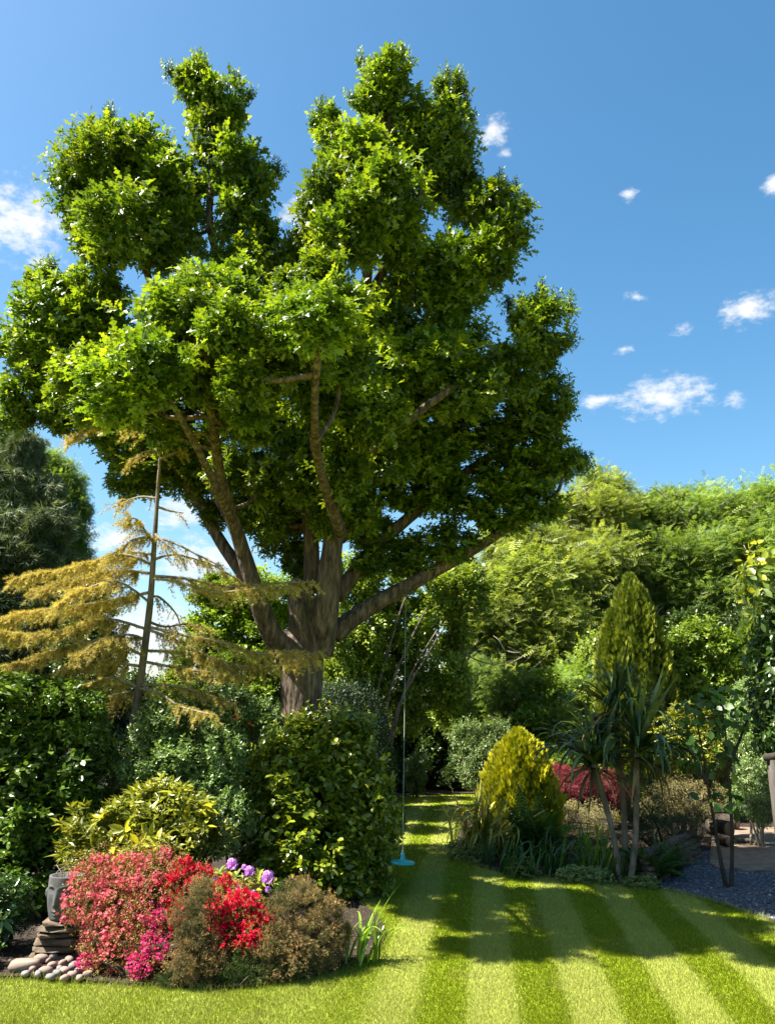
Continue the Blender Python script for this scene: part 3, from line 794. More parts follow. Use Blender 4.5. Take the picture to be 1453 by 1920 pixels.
variants('pink', 3, m_pink, .32, 360, ntw=420, lpt=3, Ls=.021, tm=T_FLOWER, shell=.5, up=.3, lump=.36, twl=2.6, spread=.7, droop=0, sub=9, rag=.09)
variants('magenta', 2, m_magenta, .25, 370, ntw=260, lpt=3, Ls=.024, tm=T_FLOWER, shell=.55, up=.2, lump=.22, twl=2.0, spread=.7, droop=0)
variants('red', 3, m_red, .28, 380, ntw=360, lpt=3, Ls=.027, tm=T_FLOWER, shell=.5, up=.2, lump=.36, twl=2.0, spread=.7, droop=0, sub=8, rag=.09)
variants('azl', 2, m_azl, .32, 390, ntw=420, lpt=5, Ls=.034, tm=T_LANCE, shell=.4, up=.4, lump=.35, twl=1.6, wide=1.4, rag=.1)
variants('heath', 3, m_heath, .35, 400, ntw=1100, lpt=2, Ls=.05, tm=T_SPRIG, shell=.4, up=1.0, lump=.45, twl=1.8, spread=.4, droop=-.3, tipy=.6, sub=11, rag=.12)
variants('heathg', 2, m_heathg, .3, 410, ntw=800, lpt=2, Ls=.045, tm=T_SPRIG, shell=.4, up=.9, lump=.25, twl=1.4, spread=.35, droop=-.3)
variants('magd', 2, m_magd, .7, 420, ntw=220, lpt=6, Ls=.17, tm=T_HEX, shell=.3, up=.1, lump=.25, twl=1.8, wide=1.1, droop=.5)


def leaf_mesh(name, tm, mat, wide=1.0):
    v = tm[0] * (1, wide, 1); a = Acc(); a.add(v, tm[1]); return a.mesh(name, mat)


def frame(pos, x, nn, s):
    x = Vector(x).normalized(); y = Vector(nn).cross(x).normalized(); z = x.cross(y)
    m = Matrix((x, y, z)).transposed().to_4x4()
    return Matrix.Translation(pos) @ m @ Matrix.Scale(s, 4)


def leaf_parts(root, mesh, cl, n, size, up=.5, out=1.0, front=True, whorl=1, spread=1.0, Y=0, droop=.2):
    """single leaves as parts on the outside of the clumps, on the side that shows"""
    off = wloc(root)
    per = max(1, n // whorl)
    areas = [e[2] * e[3] for e in cl]; tot = sum(areas)
    for e, ar in zip(cl, areas):
        c, r = px_clump(e[:5], Y)
        for k in range(max(1, int(round(per * ar / tot)))):
            d = Vector((random.gauss(0, 1), random.gauss(0, 1), random.gauss(0, 1))).normalized()
            if front and d.y > .25: d.y = -d.y
            if d.z < -.5: d.z *= -.5
            p = c + Vector((d.x * r[0], d.y * r[1], d.z * r[2])) * random.uniform(.98, 1.08)
            t = (d + Vector((0, 0, up)) + Vector((random.gauss(0, .35), random.gauss(0, .35), random.gauss(0, .35)))).normalized()
            A = t.cross(Vector((random.gauss(0, 1), random.gauss(0, 1), random.gauss(0, 1)))).normalized(); B = t.cross(A)
            for j in range(whorl):
                an = 6.283 * j / whorl + random.uniform(-.3, .3)
                x = (t * random.uniform(.2, .8) + (A * math.cos(an) + B * math.sin(an)) * spread - Vector((0, 0, droop))).normalized()
                o = bpy.data.objects.new('leaf', mesh); COL.objects.link(o); o.parent = root
                o.matrix_local = frame(p - off, x, t + Vector((0, 0, .5)), size * random.uniform(.75, 1.25))


random.seed(23)
# --- left side
def gx(px, py, Y):
    p = at(px, py, Y); return (p.x, p.y)


hed = [(20, 1345, 130, 75, 12.0), (130, 1345, 75, 60, 12.0), (-90, 1350, 110, 80, 12.2), (60, 1440, 135, 90, 11.9), (140, 1450, 62, 100, 12.1), (-80, 1460, 110, 100, 12.1),
       (55, 1540, 130, 85, 11.7), (130, 1560, 62, 75, 11.9), (-80, 1570, 110, 90, 11.9), (60, 1640, 120, 70, 11.5), (130, 1650, 55, 50, 11.7), (-80, 1660, 110, 70, 11.7), (100, 1300, 60, 28, 12.2), (20, 1295, 70, 28, 12.3)]
bush('laurel_hedge', 'tall clipped dense green hedge beside the golden conifer', 'hedge', gx(50, 1500, 12.0), hed, VAR['hedge'], stems=5, stem_r=.03)

cam_c = [(478, 1470, 42, 50, 13.1), (555, 1425, 70, 66, 13.0), (630, 1400, 85, 70, 13.0), (678, 1470, 50, 72, 13.2), (500, 1500, 65, 80, 12.9), (590, 1500, 105, 90, 12.6), (680, 1540, 62, 90, 12.8), (490, 1590, 60, 70, 12.7),
         (580, 1600, 105, 85, 12.3), (675, 1620, 65, 60, 12.5), (570, 1375, 46, 34, 13.2), (635, 1365, 46, 32, 13.2), (520, 1650, 70, 45, 12.3), (625, 1655, 80, 35, 12.2)]
cb = bush('camellia_bush', 'large rounded camellia with glossy yellow-green leaves in front of the oak', 'bush', gx(590, 1600, 13.0), cam_c, VAR['camellia'], stems=6, stem_r=.03)
ml = leaf_mesh('camellia_leaf', T_HEX, m_camel_o, 1.25)
leaf_parts(cb, ml, cam_c, 290, .11)

gold_c = [(330, 1520, 70, 45, 10.7), (255, 1545, 70, 50, 10.6), (180, 1570, 62, 45, 10.6), (300, 1580, 80, 45, 10.4), (370, 1570, 50, 45, 10.5), (220, 1610, 75, 35, 10.4), (335, 1620, 75, 40, 10.4), (285, 1500, 45, 28, 10.9)]
gb = bush('golden_shrub', 'yellow-leaved shrub with whorled pointed leaves behind the pink azalea', 'bush', gx(270, 1600, 10.6), gold_c, VAR['gold'], stems=6)
ml = leaf_mesh('golden_leaf', T_HEX, m_gold_o, .75)
leaf_parts(gb, ml, gold_c, 290, .19, up=.8, whorl=6, spread=1.0, droop=.05)

bg_c = [(300, 1370, 60, 55, 12.2), (370, 1350, 55, 45, 12.4), (330, 1440, 75, 55, 11.9), (410, 1420, 55, 60, 12.2), (270, 1460, 45, 55, 12.0), (400, 1490, 55, 50, 11.8), (235, 1420, 38, 50, 12.6), (430, 1540, 42, 60, 11.6), (350, 1510, 60, 40, 11.6)]
bush('grey_green_shrub', 'loose grey-green small-leaved shrub between the hedge and the camellia', 'bush', gx(340, 1560, 12.1), bg_c, VAR['blueg'], stems=9, stem_r=.015)
pr = bush('pieris_shrub', 'dark shrub with a few orange young leaves beneath the oak trunk', 'bush', gx(440, 1500, 13.2), [(430, 1330, 60, 45, 13.6), (470, 1390, 50, 55, 13.4), (390, 1300, 50, 36, 13.8), (500, 1350, 36, 40, 13.9)], VAR['blueg'], stems=4)
ml = leaf_mesh('orange_leaf', T_LANCE, G('young_orange_leaf', [(0, (.28, .05, .02)), (1, (.45, .16, .04))], .3, .4, .4, by_object=True), 1.3)
leaf_parts(pr, ml, [(430, 1365, 40, 18, 13.1)], 34, .14, whorl=5)
yw = bush('yew_dome', 'dark clipped evergreen dome behind the camellia', 'bush', gx(670, 1450, 16.0), [(655, 1375, 70, 85, 16.0), (690, 1430, 45, 90, 16.0), (620, 1330, 40, 45, 16.2), (690, 1530, 40, 60, 15.8)], VAR['yew'], stems=3, stem_r=.04)

bush('added_shade_screen', 'dark evergreen screen added behind the oak to shade the far lawn', 'bush', gx(640, 1450, 21), [(630, 1340, 55, 60, 18.5), (650, 1330, 50, 60, 20.5), (655, 1320, 50, 60, 22.5), (670, 1320, 45, 60, 24.5), (680, 1320, 40, 55, 26.5), (670, 1430, 45, 60, 19), (690, 1430, 40, 60, 22), (705, 1430, 35, 60, 25), (690, 1250, 30, 45, 23), (680, 1260, 35, 45, 25)], VAR['dark'], stems=5, stem_r=.05)  # row added behind trunk and camellia to cast shade on the far lawn
sk_c = [(15, 1675, 42, 34, 9.7), (-20, 1720, 50, 40, 9.6), (30, 1720, 30, 34, 9.7), (-40, 1680, 45, 40, 9.8)]
sk = bush('skimmia_shrub', 'dark glossy pointed-leaf shrub beside the stone head', 'bush', gx(0, 1760, 9.7), sk_c, VAR['skim'], stems=5)
ml = leaf_mesh('skimmia_leaf', T_HEX, m_skim, .7); leaf_parts(sk, ml, sk_c, 130, .15, up=.6, whorl=7)
bush('small_left_shrub', 'low dark green shrub at the lawn edge left of the cobbles', 'bush', gx(-70, 1830, 9.0), [(-60, 1800, 55, 45, 9.0), (-120, 1790, 60, 50, 9.0), (-160, 1700, 60, 70, 9.1)], VAR['hedge'], stems=3)

# azaleas and heathers
pk = [(175, 1640, 42, 42, 9.3), (235, 1635, 48, 38, 9.4), (295, 1625, 38, 34, 9.5), (170, 1695, 40, 45, 9.1), (230, 1690, 55, 50, 9.1), (290, 1690, 42, 55, 9.3), (185, 1755, 38, 40, 9.0), (240, 1750, 52, 45, 8.95), (205, 1795, 42, 32, 8.9), (265, 1735, 38, 40, 8.95)]
pa = bush('pink_azalea', 'big salmon-pink flowering azalea beside the stone head', 'bush', gx(230, 1825, 9.05), pk, VAR['pink'], stems=8, stem_r=.012, fname='blossom')
for e in pk:
    c, r = px_clump(e); put(random.choice(VAR['azl'][0]), VAR['azl'][1], c, tuple(x * 1.05 for x in r), pa)
mg = bush('magenta_azalea', 'small magenta azalea at the foot of the pink one', 'bush', gx(285, 1838, 8.75), [(290, 1775, 30, 28, 8.75), (262, 1808, 24, 22, 8.65), (165, 1802, 20, 18, 8.85), (290, 1725, 20, 18, 8.9)], VAR['magenta'], stems=7, stem_r=.008, fname='blossom')
for e in [(285, 1775, 40, 36, 8.8), (265, 1815, 36, 28, 8.72)]:
    c, r = px_clump(e); put(random.choice(VAR['azl'][0]), VAR['azl'][1], c, r, mg)
rd = [(345, 1635, 28, 26, 9.4), (375, 1650, 26, 28, 9.4), (335, 1680, 30, 34, 9.3), (415, 1680, 30, 34, 9.2), (405, 1715, 28, 24, 9.1), (420, 1730, 36, 34, 8.95), (465, 1725, 36, 34, 9.0), (445, 1755, 48, 32, 8.9), (430, 1780, 28, 26, 8.85), (335, 1720, 20, 30, 9.1), (490, 1735, 24, 26, 8.9), (460, 1700, 36, 32, 8.95), (475, 1755, 34, 32, 8.8), (440, 1705, 30, 28, 8.95), (340, 1660, 30, 30, 9.25)]
ra = bush('red_azalea', 'bright red flowering azalea between the brown heathers', 'bush', gx(420, 1830, 9.1), rd, VAR['red'], stems=8, stem_r=.012, fname='blossom')
for e in rd + [(370, 1690, 40, 40, 9.3), (450, 1690, 40, 36, 9.3), (400, 1790, 50, 36, 9.0)]:
    c, r = px_clump(e); put(random.choice(VAR['azl'][0]), VAR['azl'][1], c, tuple(x * .95 for x in r), ra)
h1 = [(375, 1690, 30, 34, 8.75), (355, 1735, 34, 40, 8.65), (370, 1785, 42, 40, 8.6), (350, 1815, 36, 28, 8.55), (395, 1815, 34, 28, 8.6), (385, 1665, 18, 20, 8.8)]
bush('brown_heather', 'faded brown heather bush in front of the red azalea', 'bush', gx(365, 1845, 8.65), h1, VAR['heath'], stems=10, stem_r=.008)
h2 = [(530, 1720, 42, 44, 8.95), (575, 1700, 42, 44, 9.1), (615, 1725, 36, 40, 9.2), (520, 1770, 44, 38, 8.8), (575, 1765, 50, 42, 8.9), (620, 1770, 34, 36, 9.1), (540, 1805, 44, 28, 8.75), (600, 1795, 34, 26, 8.95), (490, 1790, 30, 30, 8.75), (560, 1672, 26, 20, 9.2), (640, 1750, 22, 26, 9.25)]
hb = bush('wide_brown_heather', 'wide faded brown heather bush beside the strap-leaved lily', 'bush', gx(565, 1825, 8.95), h2, VAR['heath'], stems=14, stem_r=.008)
for e in [(540, 1680, 34, 24, 9.25), (500, 1815, 34, 24, 8.7), (450, 1810, 34, 26, 8.7), (555, 1815, 30, 18, 8.72)]:
    c, r = px_clump(e); put(random.choice(VAR['heathg'][0]), VAR['heathg'][1], c, r, hb)
bush('low_green_heather', 'low dark green heather at the bed edge below the red azalea', 'bush', gx(440, 1845, 8.6), [(435, 1825, 34, 24, 8.6), (470, 1835, 30, 18, 8.6), (320, 1838, 26, 18, 8.55)], VAR['heathg'], stems=6, stem_r=.007)

# lilac rhododendron: leaves and ball trusses of flowers as parts
rh = empty('lilac_rhododendron', (*gx(470, 1720, 9.7), 0), 'rhododendron with lilac flower balls between red azalea and camellia', 'bush')
lc = [(450, 1655, 34, 26, 9.7), (485, 1665, 32, 30, 9.7), (460, 1695, 40, 30, 9.6), (425, 1650, 20, 20, 9.7)]
ml = leaf_mesh('rhododendron_leaf', T_HEX, m_rhod, .75); leaf_parts(rh, ml, lc, 190, .115, up=.7, whorl=7)
tm_ = Acc(); rg = np.random.default_rng(5); n_ = 46
d = nrm(rg.normal(size=(n_, 3)) + (0, 0, .35)); tm_.place(T_FLOWER, d * (.045 + .03 * rg.random((n_, 1))), nrm(np.cross(d, rg.normal(size=(n_, 3)))), d, np.full(n_, .034), rg.random(n_)); tmesh = tm_.mesh('flower_truss', m_lilac)
for px, py, s in [(435, 1620, 1.0), (468, 1634, .95), (502, 1645, 1.15), (402, 1652, .75), (449, 1664, .7), (474, 1676, .7), (503, 1668, .6), (458, 1626, .5)]:
    o = obj('flower_truss', tmesh, rh, at(px, py, 9.45)); o.scale = (s * .78, s * .78, s * .85)
for i in range(6):
    c, r = px_clump(lc[i % 4]); a = Acc(); b = wloc(rh) + Vector((random.uniform(-.1, .1), random.uniform(-.1, .1), 0)); a.tube([b, (b + c) / 2, c + Vector((random.uniform(-.1, .1), 0, .1))], [.014, .011, .006], 6, 3); build(a, 'stem', m_bark2, rh)


# strap-leaved plants: every leaf a part
def strap(name, mat, droop, w=.05, n=10, fold=.25, tipw=.0, start=math.radians(82)):
    v, f = [], []
    x = z = 0.0; ang = start
    for i in range(n + 1):
        t = i / n; ww = w * (math.sin(min(1, t * 3 + .35) * math.pi / 2)) * (1 - t ** 2.4) + .002
        v += [(x, ww, z + fold * ww), (x, 0, z), (x, -ww, z + fold * ww)]
        x += math.cos(ang) / n; z += math.sin(ang) / n; ang -= droop * (1.6 * t + .2) / n * 1.6
    for i in range(n):
        k = i * 3
        f += [(k, k + 1, k + 4), (k, k + 4, k + 3), (k + 1, k + 2, k + 5), (k + 1, k + 5, k + 4)]
    a = Acc(); a.add(v, f); return a.mesh(name, mat)


def fountain(root, meshes, c, n, length, tilt=(0, .6), name='leaf', rz=None, base_r=.04):
    for i in range(n):
        o = obj(name, random.choice(meshes), root, (c[0] + random.gauss(0, base_r), c[1] + random.gauss(0, base_r), c[2]))
        o.rotation_mode = 'ZYX'
        o.rotation_euler = (random.uniform(-.15, .15), random.uniform(*tilt), random.uniform(0, 6.283) if rz is None else random.gauss(*rz))
        s = length * random.uniform(.7, 1.15); o.scale = (s, s, s)


st_lily = [strap('strap_leaf', m_blade, d_, .028, start=math.radians(85)) for d_ in (.3, .9, 1.6, 2.3)]
st_dark = [strap('strap_leaf', m_bladed, d_, .03, start=math.radians(84)) for d_ in (.4, 1.2, 1.9, 2.6)]
st_phor = [strap('flax_leaf', m_phor, d_, .021, start=math.radians(78)) for d_ in (.3, 1.2, 2.0, 2.7)]
st_phord = [strap('flax_leaf', m_bladed, d_, .035, start=math.radians(80)) for d_ in (.1, .4)]
g_ = gnd(672, 1805); ly = empty('day_lily', (g_.x, g_.y, .03), 'bright green strap-leaved lily at the point of the left bed', 'plant')
fountain(ly, st_lily, (g_.x, g_.y, .02), 26, .58, (0, .3), base_r=.10)
fountain(ly, st_lily[:1], (g_.x, g_.y, .02), 5, .8, (.15, .4), rz=(.2, .5), base_r=.05)
g_ = at(893, 1580, 15.5); ph = empty('striped_flax', (g_.x, g_.y, .03), 'yellow striped flax with arching sword leaves beside the golden conifer', 'plant')
fountain(ph, st_phor, (g_.x, g_.y, .02), 130, 1.3, (0, .85), base_r=.14)
fountain(ph, st_phor, (g_.x, g_.y, .02), 70, 1.3, (.3, 1.05), rz=(3.3, .6), base_r=.14)
for px, py, n_, ln, lab in [(965, 1642, 42, .62, 'dark strap-leaved clump below the fern at the border edge'), (1035, 1640, 44, .66, 'dark arching grassy clump next to the bright lily patch'), (1005, 1622, 34, .62, 'dark strap-leaved clump under the big fern')]:
    g_ = gnd(px, py); q = empty('border_lily', (g_.x, g_.y, .03), lab, 'plant', 'strap-leaved clumps in the right border'); fountain(q, st_dark, (g_.x, g_.y, .02), n_, ln, (0, .5), base_r=.12)
g_ = gnd(1105, 1634); q = empty('bright_lily', (g_.x, g_.y, .03), 'bright green upright lily clump in front of the cordyline', 'plant'); fountain(q, st_lily, (g_.x, g_.y, .02), 64, .75, (0, .35), base_r=.17)
g_ = gnd(915, 1626); q = empty('iris', (g_.x, g_.y, .03), 'small dark upright iris at the border edge below the flax', 'plant'); fountain(q, st_dark[:1], (g_.x, g_.y, .02), 14, .5, (-.1, .22), base_r=.05)


# ferns: every frond a part
def frond(name, mat, droop, seed):
    r = np.random.default_rng(seed); v, f = [], []; x = z = 0; ang = math.radians(70); n_ = 20
    for i in range(n_ + 1):
        t = i / n_; l_ = .24 * math.sin(math.pi * min(1, t * .8 + .2)) ** .8 * (1.05 - t) * 1.5
        for s in (-1, 1):
            k = len(v); v += [(x, 0, z), (x + .03, s * l_ * .5, z + .015), (x + l_ * .5, s * l_, z - .03), (x - .006, s * l_ * .45, z)]
            f += [(k, k + 1, k + 2), (k, k + 2, k + 3)]
        x += math.cos(ang) / n_; z += math.sin(ang) / n_; ang -= droop / n_
    a = Acc(); a.add(v, f); return a.mesh(name, mat)


fr = [frond('frond', m_fern, d_, i) for i, d_ in enumerate((.6, 1.0, 1.5))]
for px, py, y_, n_, ln, lab in [(1003, 1605, 15.5, 28, 1.25, 'large fern in front of the golden conifer'), (960, 1590, 15.9, 12, .6, 'small fern left of the large one'), (1215, 1655, 13.4, 20, .85, 'dark fern to the right of the cordyline stems'),
                              (1155, 1650, 13.3, 10, .5, 'small fern at the foot of the cordyline'), (1250, 1640, 13.8, 14, .7, 'dark fern beside the dry-stone wall')]:
    p = at(px, py, y_); q = empty('fern', (p.x, p.y, .03), lab, 'fern', 'ferns in the right border'); fountain(q, fr, (p.x, p.y, .02), n_, ln, (0, .45), 'frond', base_r=.03)

# ground cover patches
for i, (px, py, rx, ry, lab) in enumerate([(868, 1595, 34, 20, 'pale ground-cover mound under the flax'), (900, 1605, 30, 16, 'pale ground-cover mound beside the iris'), (945, 1590, 34, 18, 'yellowish ground-cover mound in front of the fern'),
                                         (980, 1632, 30, 18, 'low leafy mound at the border edge below the fern'), (1085, 1642, 36, 16, 'low leafy mound in front of the bright lily'), (1130, 1645, 34, 14, 'low leafy mound at the foot of the cordyline stems'), (1200, 1655, 34, 12, 'low leafy mound near the gravel')]):
    p = gnd(px, py + ry * .7); q = empty('ground_cover', (p.x, p.y, .03), lab, 'plant', 'ground cover mounds')
    c = at(px, py, p.y); m = mpp(px, py, p.y); put(random.choice(VAR['gcov'][0]), .3, c, (rx * m, rx * m * .8, ry * m), q)

# --- golden conifer, columnar cypress
def conifer(name, label, px, top, bot, Y, prof, mat, n, size, seed, cat='tree', flat=.55, extra=()):
    rg = np.random.default_rng(seed); b = at(px, bot, Y); b.z = 0; tz = at(px, top, Y).z
    root = empty(name, b, label, cat); a = Acc()
    a_all = [(b.x, b.y, tz, 1.0, n)] + [(b.x + ex, b.y + ey, tz * es, er, int(n * .6)) for ex, ey, es, er in extra]
    for bx, by, tzz, er, nn_ in a_all:
        t = rg.random(nn_) ** .9; th = rg.random(nn_) * 6.283
        zs = [p[0] for p in prof]; rs = [p[1] * er for p in prof]
        lum = 1 + .13 * np.sin(th * 5 + t * 9) + .09 * np.sin(th * 11 - t * 21) + .07 * rg.normal(size=nn_)
        R = np.interp(t, zs, rs) * lum * np.where(rg.random(nn_) < .25, rg.uniform(.6, .95, nn_), 1)
        rad = np.stack([np.cos(th), np.sin(th), np.zeros(nn_)], 1)
        P = np.array([bx, by, 0]) + rad * R[:, None] + np.stack([np.zeros(nn_), np.zeros(nn_), t * tzz], 1)
        X = nrm(rad * .42 + np.array([0, 0, 1.0]) + .2 * rg.normal(size=(nn_, 3)))
        tang = np.stack([-np.sin(th), np.cos(th), np.zeros(nn_)], 1)
        Nn = nrm(tang * np.where(rg.random(nn_) < .6, 1, 0)[:, None] + rad * .6 + .4 * rg.normal(size=(nn_, 3)))
        sz = size * (.7 + .6 * rg.random(nn_)) * (1 - .35 * t)
        tn = np.clip(.45 * rg.random(nn_) + .55 * (lum - .8) / .45, 0, 1)
        a.place(T_FLAME, P, X, Nn, np.stack([sz, sz * flat, sz], 1), tn)
    build(a, 'foliage', mat, root, 'stuff')
    a = Acc(); a.tube([b, b + Vector((0, 0, tz * .5)), b + Vector((0, 0, tz * .93))], [.09, .06, .01], 8, 3); build(a, 'trunk', m_bark3, root)
    return root


conifer('golden_conifer', 'bright golden-yellow egg-shaped dwarf conifer at the border', 978, 1372, 1560, 16.9, [(0, .50), (.15, .60), (.35, .66), (.6, .58), (.8, .42), (.92, .22), (1, .03)], m_con, 7500, .20, 500)
conifer('columnar_cypress', 'tall dark green columnar cypress with golden tips behind the cordyline', 1203, 1082, 1400, 20.5, [(0, .6), (.3, .8), (.6, .78), (.8, .56), (.93, .27), (1, .03)], m_col, 10500, .26, 510,
        extra=[(-.58, -.1, .84, .55), (.35, -.25, .78, .6)])
conifer('pale_conifer', 'pale feathery green conifer by the broad-leaved tree', 1432, 1150, 1400, 21.0, [(0, .9), (.3, .9), (.6, .65), (.85, .3), (1, .02)], m_rob2, 4500, .34, 520)

# --- small standard tree, maple, round hazel
tree('clipped_small_tree', 'small rounded pale green tree behind the flax', gx(905, 1520, 18.6), [(870, 1380, 32, 36, 18.6), (925, 1375, 36, 32, 18.6), (895, 1415, 40, 38, 18.3), (940, 1410, 26, 32, 18.6), (885, 1455, 26, 30, 18.4)], VAR['pale'], .07, brs=1.4)
tree('red_maple', 'low mounded red Japanese maple behind the cordyline', gx(1075, 1530, 19.0), [(1055, 1462, 30, 26, 19.0), (1095, 1470, 32, 26, 18.9), (1135, 1475, 30, 28, 19.1), (1070, 1475, 36, 18, 18.8), (1160, 1490, 24, 24, 19.0), (1145, 1505, 20, 20, 18.9)], VAR['maple'], .06)
tree('round_hazel', 'bright green round-leaved tree right of the columnar cypress', gx(1310, 1480, 21.0), [(1300, 1210, 52, 45, 21.0), (1345, 1230, 45, 50, 21.0), (1290, 1270, 48, 48, 20.8), (1345, 1290, 45, 40, 20.8), (1270, 1220, 30, 36, 21.2), (1265, 1310, 34, 36, 20.8), (1320, 1320, 42, 30, 20.6)], VAR['bg1'], .08)

# --- cordyline: three stems, each leaf a part
ck = empty('cordyline', (*gx(1172, 1655, 13.3), .0), 'three-stemmed dark cordyline palm with drooping sword leaves', 'palm')
cl_m = [strap('sword_leaf', m_cord, d_, .030, 9, .3, start=math.radians(80)) for d_ in (.2, 1.0, 1.8, 2.7)]
cl_h = [strap('sword_leaf', m_cord, d_, .032, 9, .3, start=math.radians(30)) for d_ in (1.0, 1.6)]
cl_d = [strap('dead_leaf', m_cordd, d_, .024, 9, .3, start=math.radians(-10)) for d_ in (.9, 1.2)]
for base_px, head, y_, n1, n2, n3, ln in [((1163, 1650), (1112, 1425), 13.2, 42, 64, 26, 1.15), ((1172, 1655), (1150, 1322), 13.5, 46, 46, 30, 1.0), ((1181, 1662), (1192, 1405), 13.1, 40, 62, 26, 1.25)]:
    b = at(*base_px, y_); b.z = 0; h = at(*head, y_); a = Acc()
    a.tube([b, b.lerp(h, .4) + Vector((.05, 0, 0)), h], [.052, .042, .05], 10, 8, .05); build(a, 'stem', m_bark2, ck)
    fountain(ck, cl_m, h, n1, ln, (-.1, .55), base_r=.02); fountain(ck, cl_h, h - Vector((0, 0, .06)), n2, ln * 1.05, (0, .6), base_r=.03)
    fountain(ck, cl_d, h - Vector((0, 0, .12)), n3, ln * .9, (0, .3), 'dead_leaf', base_r=.03)

# --- twin-stemmed sapling on the gravel
sp_ = empty('twin_stem_sapling', (*gx(1366, 1666, 12.95), 0), 'slim twin-stemmed dark sapling growing in the gravel', 'tree')
for pl in ([(1362, 1668), (1350, 1610), (1338, 1540), (1326, 1470), (1315, 1400), (1300, 1330)], [(1370, 1668), (1372, 1600), (1370, 1520), (1364, 1440), (1360, 1380), (1350, 1310)], [(1364, 1440), (1385, 1390), (1400, 1350)], [(1326, 1470), (1300, 1420), (1275, 1390)]):
    a = Acc(); a.tube([at(x, y, 12.95) for x, y in pl], [.035 - .025 * i / (len(pl) - 1) for i in range(len(pl))], 7, 4, .06); build(a, 'stem', m_bark3, sp_)
ml = leaf_mesh('sapling_leaf', T_HEX, m_sap, 1.5)
leaf_parts(sp_, ml, [(1300, 1370, 55, 45, 12.95), (1360, 1340, 55, 50, 12.9), (1400, 1370, 40, 40, 13.0), (1330, 1430, 45, 40, 12.9), (1270, 1400, 40, 30, 13.0), (1345, 1500, 40, 30, 12.9), (1385, 1520, 20, 20, 12.9), (1330, 1330, 50, 35, 13.0)], 240, .15, up=-.1, front=False, droop=.7)

# --- trees at the right edge
rt = tree('broad_leaved_tree', 'overhanging tree with big yellow-green leaves above the wooden arbour', gx(1500, 1500, 12.6), [(1455, 1220, 40, 60, 12.6), (1450, 1300, 34, 50, 12.7), (1455, 1380, 36, 45, 12.6), (1490, 1130, 50, 70, 12.5), (1500, 1250, 60, 90, 12.6)], VAR['magd'], .08)
ml = leaf_mesh('broad_leaf', T_HEX, m_mag, 1.0)
leaf_parts(rt, ml, [(1430, 1100, 40, 70, 12.4), (1415, 1090, 30, 30, 12.4), (1445, 1050, 40, 40, 12.4), (1440, 1150, 30, 40, 12.4)], 210, .17, up=0, front=False, droop=.8)

random.seed(24)
# --- background trees
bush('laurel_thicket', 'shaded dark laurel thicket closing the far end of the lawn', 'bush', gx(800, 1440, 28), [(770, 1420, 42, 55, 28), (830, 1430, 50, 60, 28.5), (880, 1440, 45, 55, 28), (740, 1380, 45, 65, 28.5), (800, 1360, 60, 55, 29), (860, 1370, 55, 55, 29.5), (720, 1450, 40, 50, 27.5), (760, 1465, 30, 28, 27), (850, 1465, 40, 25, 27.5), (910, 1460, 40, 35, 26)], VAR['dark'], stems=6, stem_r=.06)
bush('speckled_shrub', 'small speckled shrub standing in the shade by the swing rope', 'bush', gx(780, 1480, 25.5), [(782, 1440, 22, 32, 25.5), (775, 1465, 22, 22, 25.5)], VAR['pale'], stems=3)
und = [(650, 1090, 60, 50, 21), (720, 1110, 65, 50, 21.5), (800, 1110, 65, 45, 22), (870, 1110, 60, 50, 22.5), (680, 1170, 60, 50, 21), (760, 1190, 65, 55, 21.5), (830, 1190, 50, 55, 23), (690, 1240, 50, 50, 21), (760, 1270, 65, 50, 21.5),
       (840, 1280, 60, 50, 22), (700, 1310, 40, 45, 21), (770, 1330, 55, 42, 22), (850, 1330, 50, 36, 23), (630, 1200, 40, 60, 20.5), (640, 1270, 35, 50, 20.5)]
ut = tree('leaning_hazel', 'tangled green tree with slanting stems behind the swing', gx(690, 1480, 21.5), und, VAR['bg2'], .10, mat=m_bark2, brs=.8)
for pl in ([(705, 1480), (730, 1300), (770, 1200), (800, 1140)], [(695, 1480), (700, 1330), (740, 1180), (760, 1120)], [(715, 1480), (760, 1290), (820, 1180)], [(690, 1480), (680, 1300), (690, 1150)], [(712, 1480), (745, 1330), (800, 1230), (830, 1180)]):
    a = Acc(); a.tube([at(x, y, 20.6) for x, y in pl], [.045 - .03 * i / (len(pl) - 1) for i in range(len(pl))], 7, 4, .1); build(a, 'stem', m_bark2, ut)
fresh = [(400, 1110, 45, 40, 21), (460, 1120, 55, 50, 21), (520, 1130, 45, 50, 21.5), (420, 1180, 60, 45, 20.8), (490, 1200, 60, 50, 20.8), (370, 1230, 50, 42, 20.5), (440, 1260, 62, 45, 20.3), (520, 1270, 45, 45, 20.5), (390, 1300, 55, 36, 20), (470, 1310, 55, 36, 20), (330, 1285, 36, 30, 20.3)]
tree('fresh_green_tree', 'bright fresh green tree seen between the oak trunk and the larch', gx(460, 1480, 20.8), fresh, VAR['bg1'], .10)
pine = empty('pine_tree', (*gx(880, 1480, 24), 0), 'pine with bare reddish trunk and dead twigs behind the lawn', 'tree')
a = Acc(); a.tube([at(885, 1480, 23.6), at(868, 1280, 23.4), at(858, 1215, 23.3), at(846, 1150, 23.2), at(850, 1080, 23.4)], [.2, .19, .185, .17, .12], 12, 5, .08); build(a, 'trunk', m_pine, pine)
